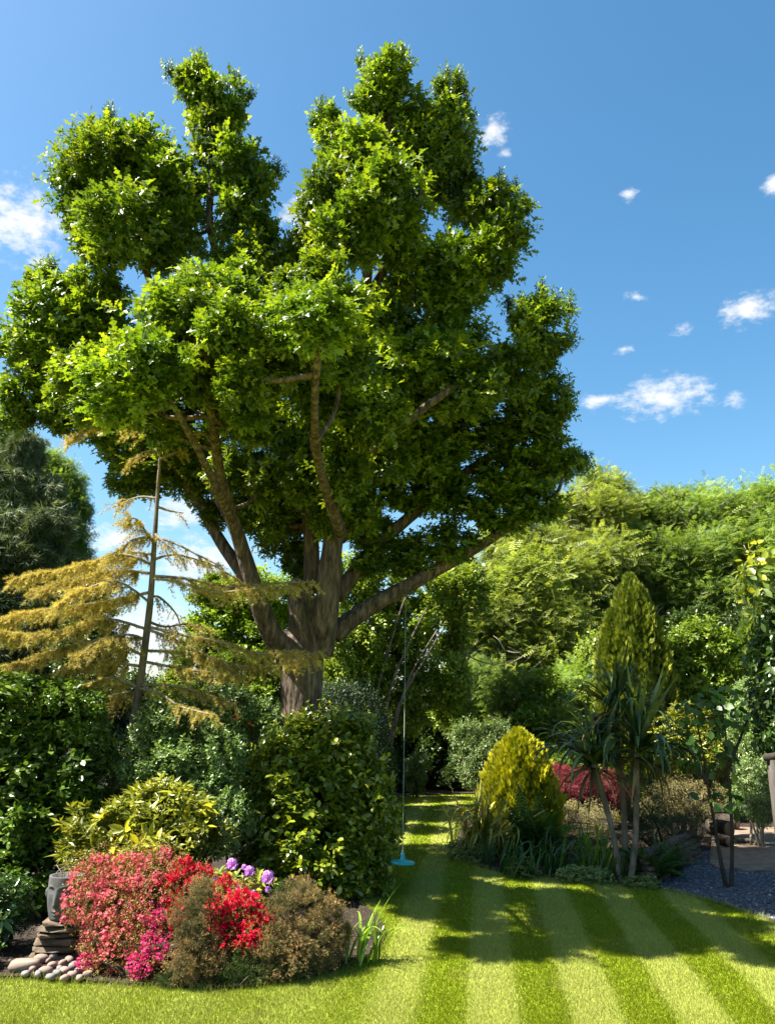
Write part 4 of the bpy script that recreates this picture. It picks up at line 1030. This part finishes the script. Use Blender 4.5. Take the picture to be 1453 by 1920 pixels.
for pl in ([(868, 1225), (900, 1240), (930, 1245), (965, 1235)], [(862, 1230), (840, 1250), (815, 1262)], [(880, 1225), (900, 1220), (925, 1245)], [(864, 1240), (880, 1265), (885, 1290)], [(880, 1233), (855, 1256), (838, 1280)], [(850, 1150), (885, 1140), (905, 1150)]):
    a = Acc(); a.tube([at(x, y, 22.6) for x, y in pl], [.028, .02, .014, .006][:len(pl)], 5, 4, .1); build(a, 'dead_branch', m_twig, pine)
for e in [(850, 1060, 40, 36, 23.6), (880, 1090, 34, 28, 23.8)]:
    c, r = px_clump(e); put(VAR['dark'][0][0], 1.0, c, r, pine)

skw = dict(ntw=135, lpt=5, Ls=.40, tm=T_PIN, shell=.1, up=.15, lump=.4, twl=2.4, droop=.25, wide=.9, rag=.16)
R1 = variants('feathery_a', 4, m_rob, .8, 281, **skw); R2 = variants('feathery_b', 4, m_rob2, .8, 291, **skw)
FT = [
    ('feathery_tree', 'pale feathery tree reaching out behind the right end of the oak', gx(990, 1480, 30), R1, [(950, 1010, 45, 45, 31), (1000, 1040, 60, 55, 30), (930, 1090, 65, 55, 30), (1010, 1110, 75, 55, 29.5), (960, 1170, 70, 55, 29), (900, 1170, 55, 50, 29), (1040, 1180, 60, 50, 29), (880, 1110, 45, 45, 30.5), (940, 1250, 65, 50, 28), (1020, 1250, 60, 50, 28)]),
    ('feathery_tree', 'tall pale feathery tree with pointed top between its neighbours', gx(1130, 1480, 33), R1, [(1130, 930, 42, 45, 33), (1090, 960, 45, 45, 33), (1160, 975, 55, 50, 33), (1090, 1030, 65, 55, 32), (1160, 1060, 55, 55, 32), (1080, 1110, 60, 50, 31.5), (1110, 1180, 55, 55, 31)]),
    ('feathery_tree', 'feathery tree with sparse twiggy top above the columnar cypress', gx(1250, 1480, 34), R2, [(1250, 950, 50, 45, 34), (1215, 990, 50, 50, 34), (1290, 985, 50, 50, 34), (1240, 1050, 65, 55, 33), (1310, 1060, 55, 55, 33), (1270, 1130, 60, 50, 32.5), (1190, 1140, 50, 50, 32.5)]),
    ('feathery_tree', 'broad green feathery tree above the pale conifer', gx(1390, 1480, 33), R2, [(1340, 960, 50, 45, 33.5), (1390, 965, 55, 50, 33), (1450, 965, 55, 50, 33), (1370, 1040, 65, 55, 32), (1440, 1050, 60, 60, 32), (1380, 1120, 60, 55, 31.5), (1450, 1140, 55, 60, 31.5), (1500, 1040, 60, 80, 32), (1340, 1140, 50, 45, 32)]),
]
for nm, lab, b, v, cl in FT:
    small = []
    for (px, py, rx, ry, y_) in cl:
        for k in range(5):
            an = random.uniform(0, 6.283); q = random.uniform(.35, .75)
            small.append((px + math.cos(an) * rx * q, py + math.sin(an) * ry * q, rx * random.uniform(.5, .8), ry * random.uniform(.42, .7), y_ + random.uniform(-1.2, 1.0)))
    ft = tree(nm, lab, b, small, v, .2, group=None, mat=m_bark2, brs=.5)
    for k in range(46):
        px, py, rx, ry, y_ = random.choice(cl); an = random.uniform(-.5, 1.1); sx = random.choice((-1, 1)); ln = random.uniform(18, 46)
        x0, y0 = px + random.uniform(-.8, .8) * rx, py + random.uniform(-.6, .9) * ry; yy = y_ - random.uniform(.6, 1.5)
        a = Acc(); a.tube([at(x0, y0, yy), at(x0 + sx * math.cos(an) * ln * .5, y0 - math.sin(an) * ln * .5 + random.uniform(-4, 4), yy - .1), at(x0 + sx * math.cos(an) * ln, y0 - math.sin(an) * ln + random.uniform(-4, 6), yy)], [.030, .022, .010], 5, 3, .15); build(a, 'twig', m_twig, ft)
bush('green_thicket', 'mid-green shrub thicket behind the golden conifer and small tree', 'bush', gx(1000, 1480, 24), [(900, 1280, 50, 45, 25), (960, 1300, 55, 50, 24), (1020, 1310, 55, 50, 24), (1080, 1300, 50, 55, 25), (1000, 1370, 55, 50, 23), (1060, 1380, 55, 50, 23), (950, 1390, 45, 45, 24), (1120, 1250, 50, 60, 25.5), (1100, 1350, 45, 50, 24), (870, 1330, 40, 45, 25), (1040, 1440, 50, 36, 22), (960, 1450, 45, 40, 23)], [VAR['bg1'], VAR['bg2'], VAR['rob2']], stems=7, stem_r=.05)
fill = []
for k in range(46):
    x_ = random.uniform(880, 1480); fill.append((x_, random.uniform(1010 + max(0, (1050 - x_)) * .5, 1390), random.uniform(42, 62), random.uniform(38, 52), random.uniform(35.5, 38)))
bush('far_tree_belt', 'continuous light green belt of far trees behind the feathery ones', 'tree', gx(1150, 1480, 38), fill, [VAR['rob'], VAR['rob2'], VAR['bg1']], stems=8, stem_r=.12, stem_mat=m_bark2)
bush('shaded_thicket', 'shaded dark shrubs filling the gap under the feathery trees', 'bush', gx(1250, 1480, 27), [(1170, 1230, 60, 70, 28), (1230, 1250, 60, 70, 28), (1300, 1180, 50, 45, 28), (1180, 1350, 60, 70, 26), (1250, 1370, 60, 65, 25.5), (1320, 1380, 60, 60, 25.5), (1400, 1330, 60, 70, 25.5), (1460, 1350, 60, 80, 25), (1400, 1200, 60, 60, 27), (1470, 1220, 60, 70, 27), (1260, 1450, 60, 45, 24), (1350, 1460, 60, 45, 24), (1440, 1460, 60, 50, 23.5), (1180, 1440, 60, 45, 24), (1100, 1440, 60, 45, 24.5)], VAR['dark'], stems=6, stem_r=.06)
bush('variegated_shrub', 'pale variegated shrub by the wooden arbour', 'bush', gx(1420, 1570, 16.5), [(1400, 1350, 45, 45, 17), (1430, 1400, 42, 50, 16.6), (1420, 1460, 45, 45, 16.3), (1440, 1510, 34, 40, 15.9), (1395, 1500, 30, 34, 16.4), (1400, 1300, 34, 30, 17.3)], VAR['pale'], stems=9, stem_r=.02, stem_mat=m_twig)
bush('yellow_tip_shrub', 'small shrub with yellow shoot tips behind the sapling', 'bush', gx(1295, 1540, 17.5), [(1290, 1350, 34, 26, 17.5), (1265, 1380, 36, 32, 17.4), (1300, 1400, 40, 36, 17.2)], VAR['gold'], stems=5)
bush('brushy_shrub', 'dry twiggy brown-green shrub in dappled shade behind the cordyline', 'bush', gx(1270, 1560, 17), [(1250, 1490, 45, 36, 17), (1300, 1480, 45, 40, 17.2), (1340, 1450, 36, 40, 17.3), (1220, 1520, 40, 30, 16.6), (1290, 1530, 40, 24, 16.4), (1340, 1500, 40, 34, 16.8), (1090, 1530, 45, 34, 18), (1050, 1540, 45, 34, 17.6), (1130, 1540, 36, 30, 17.4)], VAR['dry'], stems=12, stem_r=.014)
bush('spreading_juniper', 'low dark spreading evergreen behind the dry-stone wall', 'bush', gx(1240, 1580, 15.5), [(1230, 1560, 55, 26, 15.4), (1280, 1555, 50, 24, 15.6), (1190, 1570, 40, 26, 15.2), (1200, 1500, 34, 50, 15.5)], VAR['yew'], stems=4)

# left background
cl_ = [(50, 850, 26, 40, 24), (35, 910, 50, 45, 24), (75, 930, 40, 45, 24), (20, 980, 60, 50, 23.8), (80, 1000, 50, 50, 23.6), (30, 1060, 75, 50, 23.5), (100, 1080, 50, 50, 23.5), (20, 1140, 80, 50, 23.2), (100, 1160, 60, 50, 23.2), (30, 1220, 80, 50, 23), (120, 1230, 60, 50, 23), (-60, 1000, 60, 80, 24), (-70, 1150, 70, 90, 24), (55, 1300, 90, 50, 23), (-20, 900, 45, 60, 24.3)]
tree('grey_conifer', 'big dull grey-green conifer behind the left hedge', gx(45, 1480, 24), cl_, VAR['conl'], .22)
tree('airy_tree', 'airy pale tree beside the big grey-green conifer', gx(125, 1480, 27), [(90, 880, 34, 36, 27), (125, 910, 34, 40, 27), (140, 960, 30, 45, 26.8), (125, 1010, 40, 40, 26.8), (145, 1040, 24, 30, 26.8), (5, 820, 40, 34, 28)], VAR['rob2'], .12, mat=m_bark2)
tree('dark_ivy_tree', 'dark leafy tree behind the golden larch branches', gx(170, 1480, 22), [(165, 1110, 40, 45, 22), (180, 1170, 40, 45, 22), (150, 1220, 55, 50, 21.8), (205, 1230, 34, 45, 22), (190, 1290, 50, 45, 21.5), (240, 1300, 45, 45, 21.3), (290, 1310, 45, 36, 21)], VAR['dark'], .12)
bush('far_shrub_bank', 'shrub bank filling the background behind the larch trunk', 'bush', gx(300, 1480, 25), [(230, 1330, 70, 60, 25), (320, 1330, 70, 55, 25), (410, 1350, 70, 60, 25), (500, 1360, 70, 60, 25), (580, 1330, 60, 70, 26), (250, 1430, 80, 70, 24), (380, 1430, 80, 70, 24), (520, 1440, 80, 70, 24), (640, 1430, 60, 70, 24), (600, 1240, 50, 60, 27)], [VAR['bg2'], VAR['dark']], stems=5, stem_r=.06)

# ------------------------------------------------------------------ golden larch
LY = 12.6
lt = [(243, 1440), (255, 1330), (266, 1260), (280, 1150), (288, 1050), (295, 940), (303, 830), (306, 780)]
lr = [13, 12.5, 11.5, 10, 8, 6, 4, 2.5]
lb = at(238, 1560, LY); lb.z = 0
larch = empty('golden_larch', lb, 'slender golden-needled conifer with drooping branches and bare leaning top', 'tree')
a = Acc(); P_ = [lb] + [at(x, y, LY) for x, y in lt]; a.tube(P_, [9 * mpp(240, 1440, LY)] + [r * .62 * mpp(x, y, LY) for (x, y), r in zip(lt, lr)], 10, 5, .05); build(a, 'trunk', m_bark2, larch)


def trunk_at(py):
    for (x0, y0), (x1, y1) in zip(lt, lt[1:]):
        if y1 <= py <= y0:
            t = (py - y0) / (y1 - y0); return x0 + (x1 - x0) * t
    return lt[0][0]


LB = [  # start py, pixel path, dY at the tip, density
    (1020, [(275, 1000), (262, 978), (248, 972), (240, 990)], -.3, 1.0), (1060, [(230, 1040), (150, 1062), (80, 1075), (30, 1085)], -.5, 1.5),
    (1075, [(210, 1070), (120, 1090), (60, 1110)], .5, 1.2), (1130, [(220, 1090), (150, 1110), (110, 1135)], -.9, 1.3),
    (1110, [(190, 1130), (110, 1140), (40, 1150), (-10, 1165)], -.2, 1.5), (1180, [(200, 1160), (130, 1180), (70, 1190), (0, 1185)], -.8, 1.5),
    (1230, [(200, 1200), (120, 1215), (60, 1240), (30, 1245)], -.6, 1.5), (1250, [(180, 1240), (110, 1262), (60, 1290)], -.3, 1.2), (1290, [(210, 1270), (150, 1290), (90, 1300)], -.7, 1.2), (1200, [(240, 1190), (190, 1200), (150, 1230)], -1.1, 1.3),
    (1050, [(330, 1040), (400, 1060), (450, 1090)], .4, .6), (1080, [(350, 1085), (430, 1100), (500, 1095), (590, 1090)], -.5, .9), (1085, [(330, 1090), (400, 1110), (470, 1105), (540, 1100)], -.9, .8),
    (1010, [(320, 1015), (370, 1040), (410, 1060)], -.4, .4), (1175, [(340, 1190), (420, 1205), (480, 1225), (560, 1220)], -.8, 1.1), (1180, [(330, 1200), (390, 1230), (440, 1260)], -.5, 1.1), (1240, [(320, 1250), (390, 1260), (450, 1270)], -.7, 1.1),
    (1220, [(350, 1225), (430, 1245), (510, 1250), (600, 1222)], -.6, 1.1), (1285, [(320, 1285), (380, 1300), (440, 1320)], -.4, .9), (1290, [(300, 1300), (340, 1325), (400, 1340)], -.9, .7), (1120, [(300, 1120), (330, 1150), (340, 1180)], .8, .3),
    (1300, [(230, 1300), (190, 1310), (140, 1320)], .6, .8), (1165, [(310, 1175), (350, 1170), (395, 1180)], .9, .6), (1040, [(250, 1035), (200, 1050), (160, 1060)], .9, .8),
    (950, [(320, 958), (345, 962)], .2, .12), (935, [(260, 932), (215, 950)], .2, .25), (860, [(325, 850), (350, 845)], -.2, .5), (850, [(290, 845), (265, 850), (240, 870)], -.3, .3), (820, [(270, 800), (220, 790), (170, 800), (130, 830)], -.8, .6), (830, [(330, 815), (380, 810)], -.5, .5), (800, [(290, 780), (240, 770), (190, 772)], -.6, .5),
    (1010, [(255, 1010), (225, 1030), (200, 1045)], -.5, .7), (1000, [(300, 1010), (325, 1030), (345, 1050)], -.3, .5)]
rg = np.random.default_rng(77)
for py0, path, dY, dens in LB:
    x0 = trunk_at(py0); pts = [at(x0, py0, LY)] + [at(x, y, LY + dY * (i + 1) / len(path)) for i, (x, y) in enumerate(path)]
    a = Acc(); k = len(pts); a.tube(pts, [.022 * (1 - .8 * i / (k - 1)) + .003 for i in range(k)], 6, 4, .05)
    br = build(a, 'branch', m_twig, larch)
    P = np.array([tuple(p) for p in pts]); seg = np.linalg.norm(np.diff(P, axis=0), axis=1); cum = np.concatenate([[0], np.cumsum(seg)]); Lg = cum[-1]
    nb = int(80 * Lg * min(dens, 1.6) * (.45 if path[-1][0] > x0 else 1)) + 3
    t = np.sort(rg.random(nb) ** .75) * Lg; t = np.clip(t, .12 * Lg, Lg)
    S0 = np.stack([np.interp(t, cum, P[:, i]) for i in range(3)], 1)
    dirp = nrm(P[-1] - P[0]); sidev = nrm(np.cross(dirp, (0, 0, 1)))
    bl = (.10 + .30 * rg.random(nb)) * (1.15 - .5 * t / Lg)
    sg = rg.choice([-1, 1], nb)
    dd = nrm(dirp * .55 + sidev * sg[:, None] * (1.1 * rg.random(nb))[:, None] + np.array([0, 0, -1.0]) * (-.15 + 1.05 * rg.random(nb))[:, None])
    a = Acc(); tips = 7
    for j in range(tips):
        s = (j + .7) / tips; pos = S0 + dd * (bl * s)[:, None] + np.array([0, 0, -.05]) * (s * s)
        a.place(T_TUFT, pos, nrm(dd + .35 * rg.normal(size=(nb, 3))), rg.normal(size=(nb, 3)), np.full(nb, .062) * (.75 + .5 * rg.random(nb)), np.clip(.25 + .5 * rg.random(nb) + .25 * s, 0, 1))
    for i in range(0, nb):
        e = S0[i] + dd[i] * bl[i]; w_ = sidev * .003
        a.add([tuple(S0[i] - w_), tuple(S0[i] + w_), tuple(e)], [(0, 1, 2)], 0.0)
    n2 = int(70 * Lg * min(dens, 1)); t = rg.random(n2) * Lg; pos = np.stack([np.interp(t, cum, P[:, i]) for i in range(3)], 1)
    a.place(T_TUFT, pos, nrm(rg.normal(size=(n2, 3)) + (0, 0, .3)), rg.normal(size=(n2, 3)), np.full(n2, .05), rg.random(n2))
    build(a, 'needles', m_larch, br, 'stuff')

# ------------------------------------------------------------------ stone head planter on its stack
hp = at(121, 1722, 9.45)                      # foot of the head
ph_ = hp.z
HW, HH = .19, .43
head = empty('stone_head_planter', hp, 'grey stone head planter with carved face on stacked stones', 'planter')
nu, nv = 72, 56
V = []; Fc = []
FD = -math.pi / 2 - .22                       # the way the face looks
def gs(x, w): return math.exp(-(x / w) ** 2)
for j in range(nv + 1):
    z = j / nv
    prof_r = .80 + .20 * math.sin(min(1, z / .55) * math.pi / 2) - .10 * max(0, z - .75)
    for i in range(nu):
        th = 2 * math.pi * i / nu; d_ = (th - FD + math.pi) % (2 * math.pi) - math.pi
        r_ = prof_r * (1 - .03 * math.cos(2 * d_))
        nose_w = .10 + .10 * max(0, (.62 - z)) ; nose_h = .26 * max(0, min(1, (.78 - z) / .45)) if .30 < z < .80 else 0
        if z < .36: nose_h *= max(0, (z - .30) / .06)
        r_ += nose_h * gs(d_, nose_w)
        for e in (-.42, .42):
            r_ -= .085 * gs(d_ - e, .20) * gs(z - .70, .055)         # socket
            r_ += .050 * gs(d_ - e, .13) * gs(z - .695, .028)        # eyeball
            r_ += .055 * gs(d_ - e * 1.0, .26) * gs(z - .79 + .05 * ((d_ - e) / .3) ** 2, .022)   # brow
            r_ -= .05 * gs(d_ - e * .95, .24) * gs(z - .40, .13)     # cheek hollow
        r_ += .10 * gs(d_, .20) * gs(z - .215, .035) + .085 * gs(d_, .18) * gs(z - .135, .03) - .06 * gs(d_, .25) * gs(z - .175, .014)
        r_ += .06 * gs(d_, .30) * gs(z - .04, .05)
        V.append((hp.x + HW * r_ * math.cos(th), hp.y + HW * r_ * math.sin(th), ph_ + .01 + z * HH))
for j in range(nv):
    for i in range(nu):
        p, q = j * nu + i, j * nu + (i + 1) % nu; Fc += [(p, q, q + nu), (p, q + nu, p + nu)]
rim = nv * nu; n0 = len(V)
for f_, dz in ((.86, 0), (.80, -.05)):
    for i in range(nu):
        x, y, z = V[rim + i]; V.append((hp.x + (x - hp.x) * f_, hp.y + (y - hp.y) * f_, z + dz))
for b0, b1 in ((rim, n0), (n0, n0 + nu)):
    for i in range(nu):
        p, q, r_, s = b0 + i, b0 + (i + 1) % nu, b1 + (i + 1) % nu, b1 + i; Fc += [(p, q, r_), (p, r_, s)]
V.append((hp.x, hp.y, ph_ + HH - .04)); c_ = len(V) - 1
for i in range(nu): Fc.append((n0 + nu + i, n0 + nu + (i + 1) % nu, c_))
V.append((hp.x, hp.y, ph_ + .01)); c_ = len(V) - 1
for i in range(nu): Fc.append(((i + 1) % nu, i, c_))
a = Acc(); a.add(V, Fc); build(a, 'face', m_head, head)
for s in (-1, 1):
    th = FD + s * 1.42; e = Vector((hp.x + HW * 1.0 * math.cos(th), hp.y + HW * 1.0 * math.sin(th), ph_ + HH * .58))
    a = Acc(); a.tube([e + Vector((0, 0, -.055)), e + Vector((.012 * math.cos(th), .012 * math.sin(th) - .01, -.02)), e + Vector((.016 * math.cos(th), .016 * math.sin(th), .03)), e + Vector((0, 0, .055))], [.014, .022, .028, .016], 8, 3); build(a, 'ear', m_head, head)
for i in range(9):
    a = Acc(); b = Vector((hp.x + random.uniform(-.1, .1), hp.y + random.uniform(-.08, .08), ph_ + HH - .05)); a.tube([b, b + Vector((random.uniform(-.06, .06), random.uniform(-.04, .04), random.uniform(.08, .13))), b + Vector((random.uniform(-.12, .12), random.uniform(-.1, .1), random.uniform(.12, .22)))], [.006, .004, .002], 5, 3)
    build(a, 'dry_stem', m_twig, head)


def rock(acc, c, s, seed, box=.5, sub=2, rotz=0.0):
    bm = bmesh.new(); bmesh.ops.create_icosphere(bm, subdivisions=sub, radius=1.0); rr = random.Random(seed)
    w = [Vector((rr.gauss(0, 1), rr.gauss(0, 1), rr.gauss(0, 1))) * 1.4 for _ in range(5)]; ph2 = [rr.random() * 6 for _ in range(5)]
    V = []
    for v in bm.verts:
        p = v.co.copy(); q = Vector([math.copysign(abs(k) ** (1 - box), k) for k in p]); m = max(abs(q.x), abs(q.y), abs(q.z)); p = q * (1 / (1 + (q.length - 1) * .55))
        p *= 1 + .07 * sum(math.sin(p.dot(w[i]) * 1.7 + ph2[i]) for i in range(5)) / 2
        x, y, z = p.x * s[0], p.y * s[1], p.z * s[2]; V.append((c[0] + x * math.cos(rotz) - y * math.sin(rotz), c[1] + x * math.sin(rotz) + y * math.cos(rotz), c[2] + z))
    Fc = [tuple(v.index for v in f.verts) for f in bm.faces]; bm.free(); acc.add(V, Fc, rr.random())


plb = Vector((hp.x, hp.y + .02, 0)); st = empty('stone_plinth', plb, 'stack of flat brown sandstone slabs under the stone head', 'plinth')
hs_ = [.09, .085, .09, .06, .075, .06]; tot = sum(hs_); sc_ = (ph_ - .0) / tot; z = 0
for i, h_ in enumerate(hs_):
    h_ *= sc_; a = Acc(); wd2 = [.29, .26, .28, .24, .26, .23][i]
    rock(a, (hp.x + random.uniform(-.035, .02) - (.03 if i < 4 else 0), hp.y + .02 + random.uniform(-.03, .03), z + h_ / 2), (wd2, .22, h_ * .56), 900 + i, .9, 3, random.uniform(-.25, .25)); build(a, 'stone', m_stone, st, flat=True); z += h_

rr = random.Random(4)
cob_spots = [(77, 1806, .085, .05), (100, 1800, .05, .04), (118, 1812, .055, .04), (130, 1806, .05, .04), (140, 1818, .06, .045), (98, 1815, .05, .035), (85, 1828, .07, .045), (107, 1830, .05, .035), (121, 1826, .06, .04), (150, 1826, .055, .04), (72, 1832, .05, .035), (60, 1822, .05, .035),
             (135, 1833, .055, .035), (112, 1820, .04, .03), (158, 1812, .05, .04), (165, 1832, .05, .035), (95, 1836, .05, .03), (122, 1838, .05, .03), (150, 1838, .045, .03), (48, 1830, .05, .03), (90, 1806, .04, .03), (68, 1818, .04, .03)]
for i, (px, py, s1, s2) in enumerate(cob_spots):
    g_ = gnd(px, py, .03); a = Acc(); rock(a, (0, 0, 0), (s1, s1 * rr.uniform(.6, .9), s2), 300 + i, .15, 2, rr.uniform(0, 3)); o = obj('cobble', a.mesh('cobble', m_cobs[i % 3]), None, (g_.x, g_.y, .03 + s2 * .75))
    tag(o, 'rounded pinkish cobble lying at the foot of the stone stack', 'cobble', 'cobbles below the stone head')
g_ = gnd(48, 1818, .03); a = Acc(); rock(a, (0, 0, 0), (.17, .11, .06), 333, .6, 2, .2); o = obj('flat_rock', a.mesh('flat_rock', m_cob), None, (g_.x, g_.y, .075)); tag(o, 'large flat angular rock left of the cobbles', 'rock')

# ------------------------------------------------------------------ right rear: wall, path, logs, arbour, gravel
sheet('path', [tuple(gnd(x_, y_)[:2]) for x_, y_ in ((1330, 1622), (1342, 1630), (1358, 1634), (1380, 1632), (1400, 1637), (1430, 1636), (1470, 1642))] + [(60, gnd(1470, 1646).y), (60, 18.9), (gnd(1400, 1560).x, 19.0), (gnd(1345, 1560).x, 18.8)], .04, m_path, .06)
wl = empty('dry_stone_wall', (*gx(1290, 1640, 14.6), 0), 'low dry-stone retaining wall in the shade by the gravel', 'wall')
A_, B_ = gnd(1215, 1662), gnd(1343, 1628)
B_ = Vector((B_.x, B_.y + .9, 0))
for row in range(5):
    t = 0
    while t < 1:
        w_ = random.uniform(.10, .22); L_ = (B_ - A_).length; tt = t + w_ / L_ / 2 * 1.0
        p = A_.lerp(B_, min(1, tt)); a = Acc(); rock(a, (p.x + random.uniform(-.02, .02), p.y + .05 * row + random.uniform(-.02, .02), .05 + row * .088), (w_ * .55, .14, .05), 600 + row * 50 + int(t * 40), .55, 1, .35); build(a, 'stone', m_stone, wl, flat=True); t += w_ / L_
for px, py, y_, ln, rd_, yaw, lab in [(1350, 1560, 17.0, .5, .16, -1.1, 'thick cut log with a pale end by the path'), (1362, 1545, 17.5, .5, .15, -.7, 'short log leaning behind the thick cut log'), (1358, 1578, 16.5, .34, .10, -1.3, 'small round cut log at the front of the log pile')]:
    p = gnd(px, py + 12); r_ = rd_; root = empty('cut_log', (p.x, p.y, .04), lab, 'log')
    dv = Vector((math.cos(yaw), math.sin(yaw), 0)); c0 = Vector((p.x, p.y, .04 + r_)); a = Acc(); a.tube([c0 - dv * ln / 2, c0, c0 + dv * ln / 2], [r_, r_ * 1.03, r_], 14, 3, .06); lo = build(a, 'bark', m_bark3, root)
    for sg_ in (-1, 1):
        a = Acc(); e_ = c0 + dv * (ln / 2) * sg_; a.tube([e_ - dv * .01 * sg_, e_ + dv * .006 * sg_], [r_ * .97, r_ * .93], 14, 1); build(a, 'cut_end', m_log, lo)
p1, p2 = at(1376, 1576, 16.8), at(1420, 1578, 16.8); a = Acc(); a.tube([p1, (p1 + p2) / 2, p2], [.05, .055, .05], 10, 3, .04); o = build(a, 'pole', m_wood); tag(o, 'pale fallen pole lying along the path edge', 'pole')

AY = 12.3
ar = empty('wooden_arbour', (*gx(1450, 1600, AY), 0), 'weathered grey wooden arbour post with slatted side at the right edge', 'arbour')


def box(acc, p0, p1):
    x0, y0, z0 = p0; x1, y1, z1 = p1
    v = [(x0, y0, z0), (x1, y0, z0), (x1, y1, z0), (x0, y1, z0), (x0, y0, z1), (x1, y0, z1), (x1, y1, z1), (x0, y1, z1)]
    acc.add(v, [(0, 2, 1), (0, 3, 2), (4, 5, 6), (4, 6, 7), (0, 1, 5), (0, 5, 4), (1, 2, 6), (1, 6, 5), (2, 3, 7), (2, 7, 6), (3, 0, 4), (3, 4, 7)])


ax = at(1453, 1520, AY).x; ztop = at(1440, 1425, AY).z
a = Acc(); box(a, (ax, AY, 0), (ax + .11, AY + .11, ztop)); build(a, 'post', m_wood, ar)
for k in range(6):
    a = Acc(); x = ax + .13 + k * .09; box(a, (x, AY + .03, .35), (x + .035, AY + .055, ztop - .12)); build(a, 'slat', m_wood, ar)
for z in (.3, .95, ztop - .14):
    a = Acc(); box(a, (ax + .11, AY + .02, z), (ax + .75, AY + .066, z + .06)); build(a, 'rail', m_wood, ar)
a = Acc(); a.tube([(ax - .05, AY + .05, ztop + .03), (ax + .3, AY + .05, ztop + .06), (ax + .8, AY + .05, ztop + .06)], [.055, .06, .06], 10, 2); build(a, 'beam', m_bark3, ar)

# slate gravel: real chips, far too many to count
a = Acc(); n = 26000
Yq = rng.uniform(10.0, 18.5, n); Xq = rng.uniform(3.5, 8.6, n); ok = inside(POLY_G, Xq, Yq); Xq, Yq = Xq[ok], Yq[ok]; n = len(Xq)
T_CHIP = T([(-.5, -.3, 0), (.5, -.35, 0), (.4, .4, 0), (-.4, .35, 0), (-.2, 0, .35), (.25, .05, .3)], [(0, 1, 5), (0, 5, 4), (1, 2, 5), (2, 3, 4), (2, 4, 5), (3, 0, 4)])
P = np.stack([Xq, Yq, np.full(n, .012)], 1); a.place(T_CHIP, P, nrm(np.stack([rng.normal(size=n), rng.normal(size=n), rng.normal(size=n) * .25], 1)), nrm(np.stack([rng.normal(size=n) * .3, rng.normal(size=n) * .3, np.ones(n)], 1)), .025 + .025 * rng.random(n), rng.random(n))
m_chip = G('slate_chip', [(0, (.03, .035, .042)), (.6, (.085, .095, .11)), (.95, (.17, .18, .20)), (1, (.4, .38, .35))], 0, .6, .4)
o = build(a, 'gravel', m_chip, None, 'stuff'); tag(o, 'blue-grey slate gravel in the shade beside the lawn', 'gravel')

# dead leaves and bark bits on the soil of the left bed
a = Acc(); n = 1500
Xq = rng.uniform(-4, .2, n); Yq = rng.uniform(8.4, 10.5, n); ok = inside(POLY_L, Xq, Yq); Xq, Yq = Xq[ok], Yq[ok]; n = len(Xq)
a.place(T_KITE, np.stack([Xq, Yq, np.full(n, .04)], 1), nrm(rng.normal(size=(n, 3)) * (1, 1, .25)), nrm(rng.normal(size=(n, 3)) * .4 + (0, 0, 1)), .02 + .03 * rng.random(n), rng.random(n))
o = build(a, 'leaf_litter', m_dry, None, 'stuff'); tag(o, 'dry brown leaf litter on the soil of the left bed', 'leaf litter')
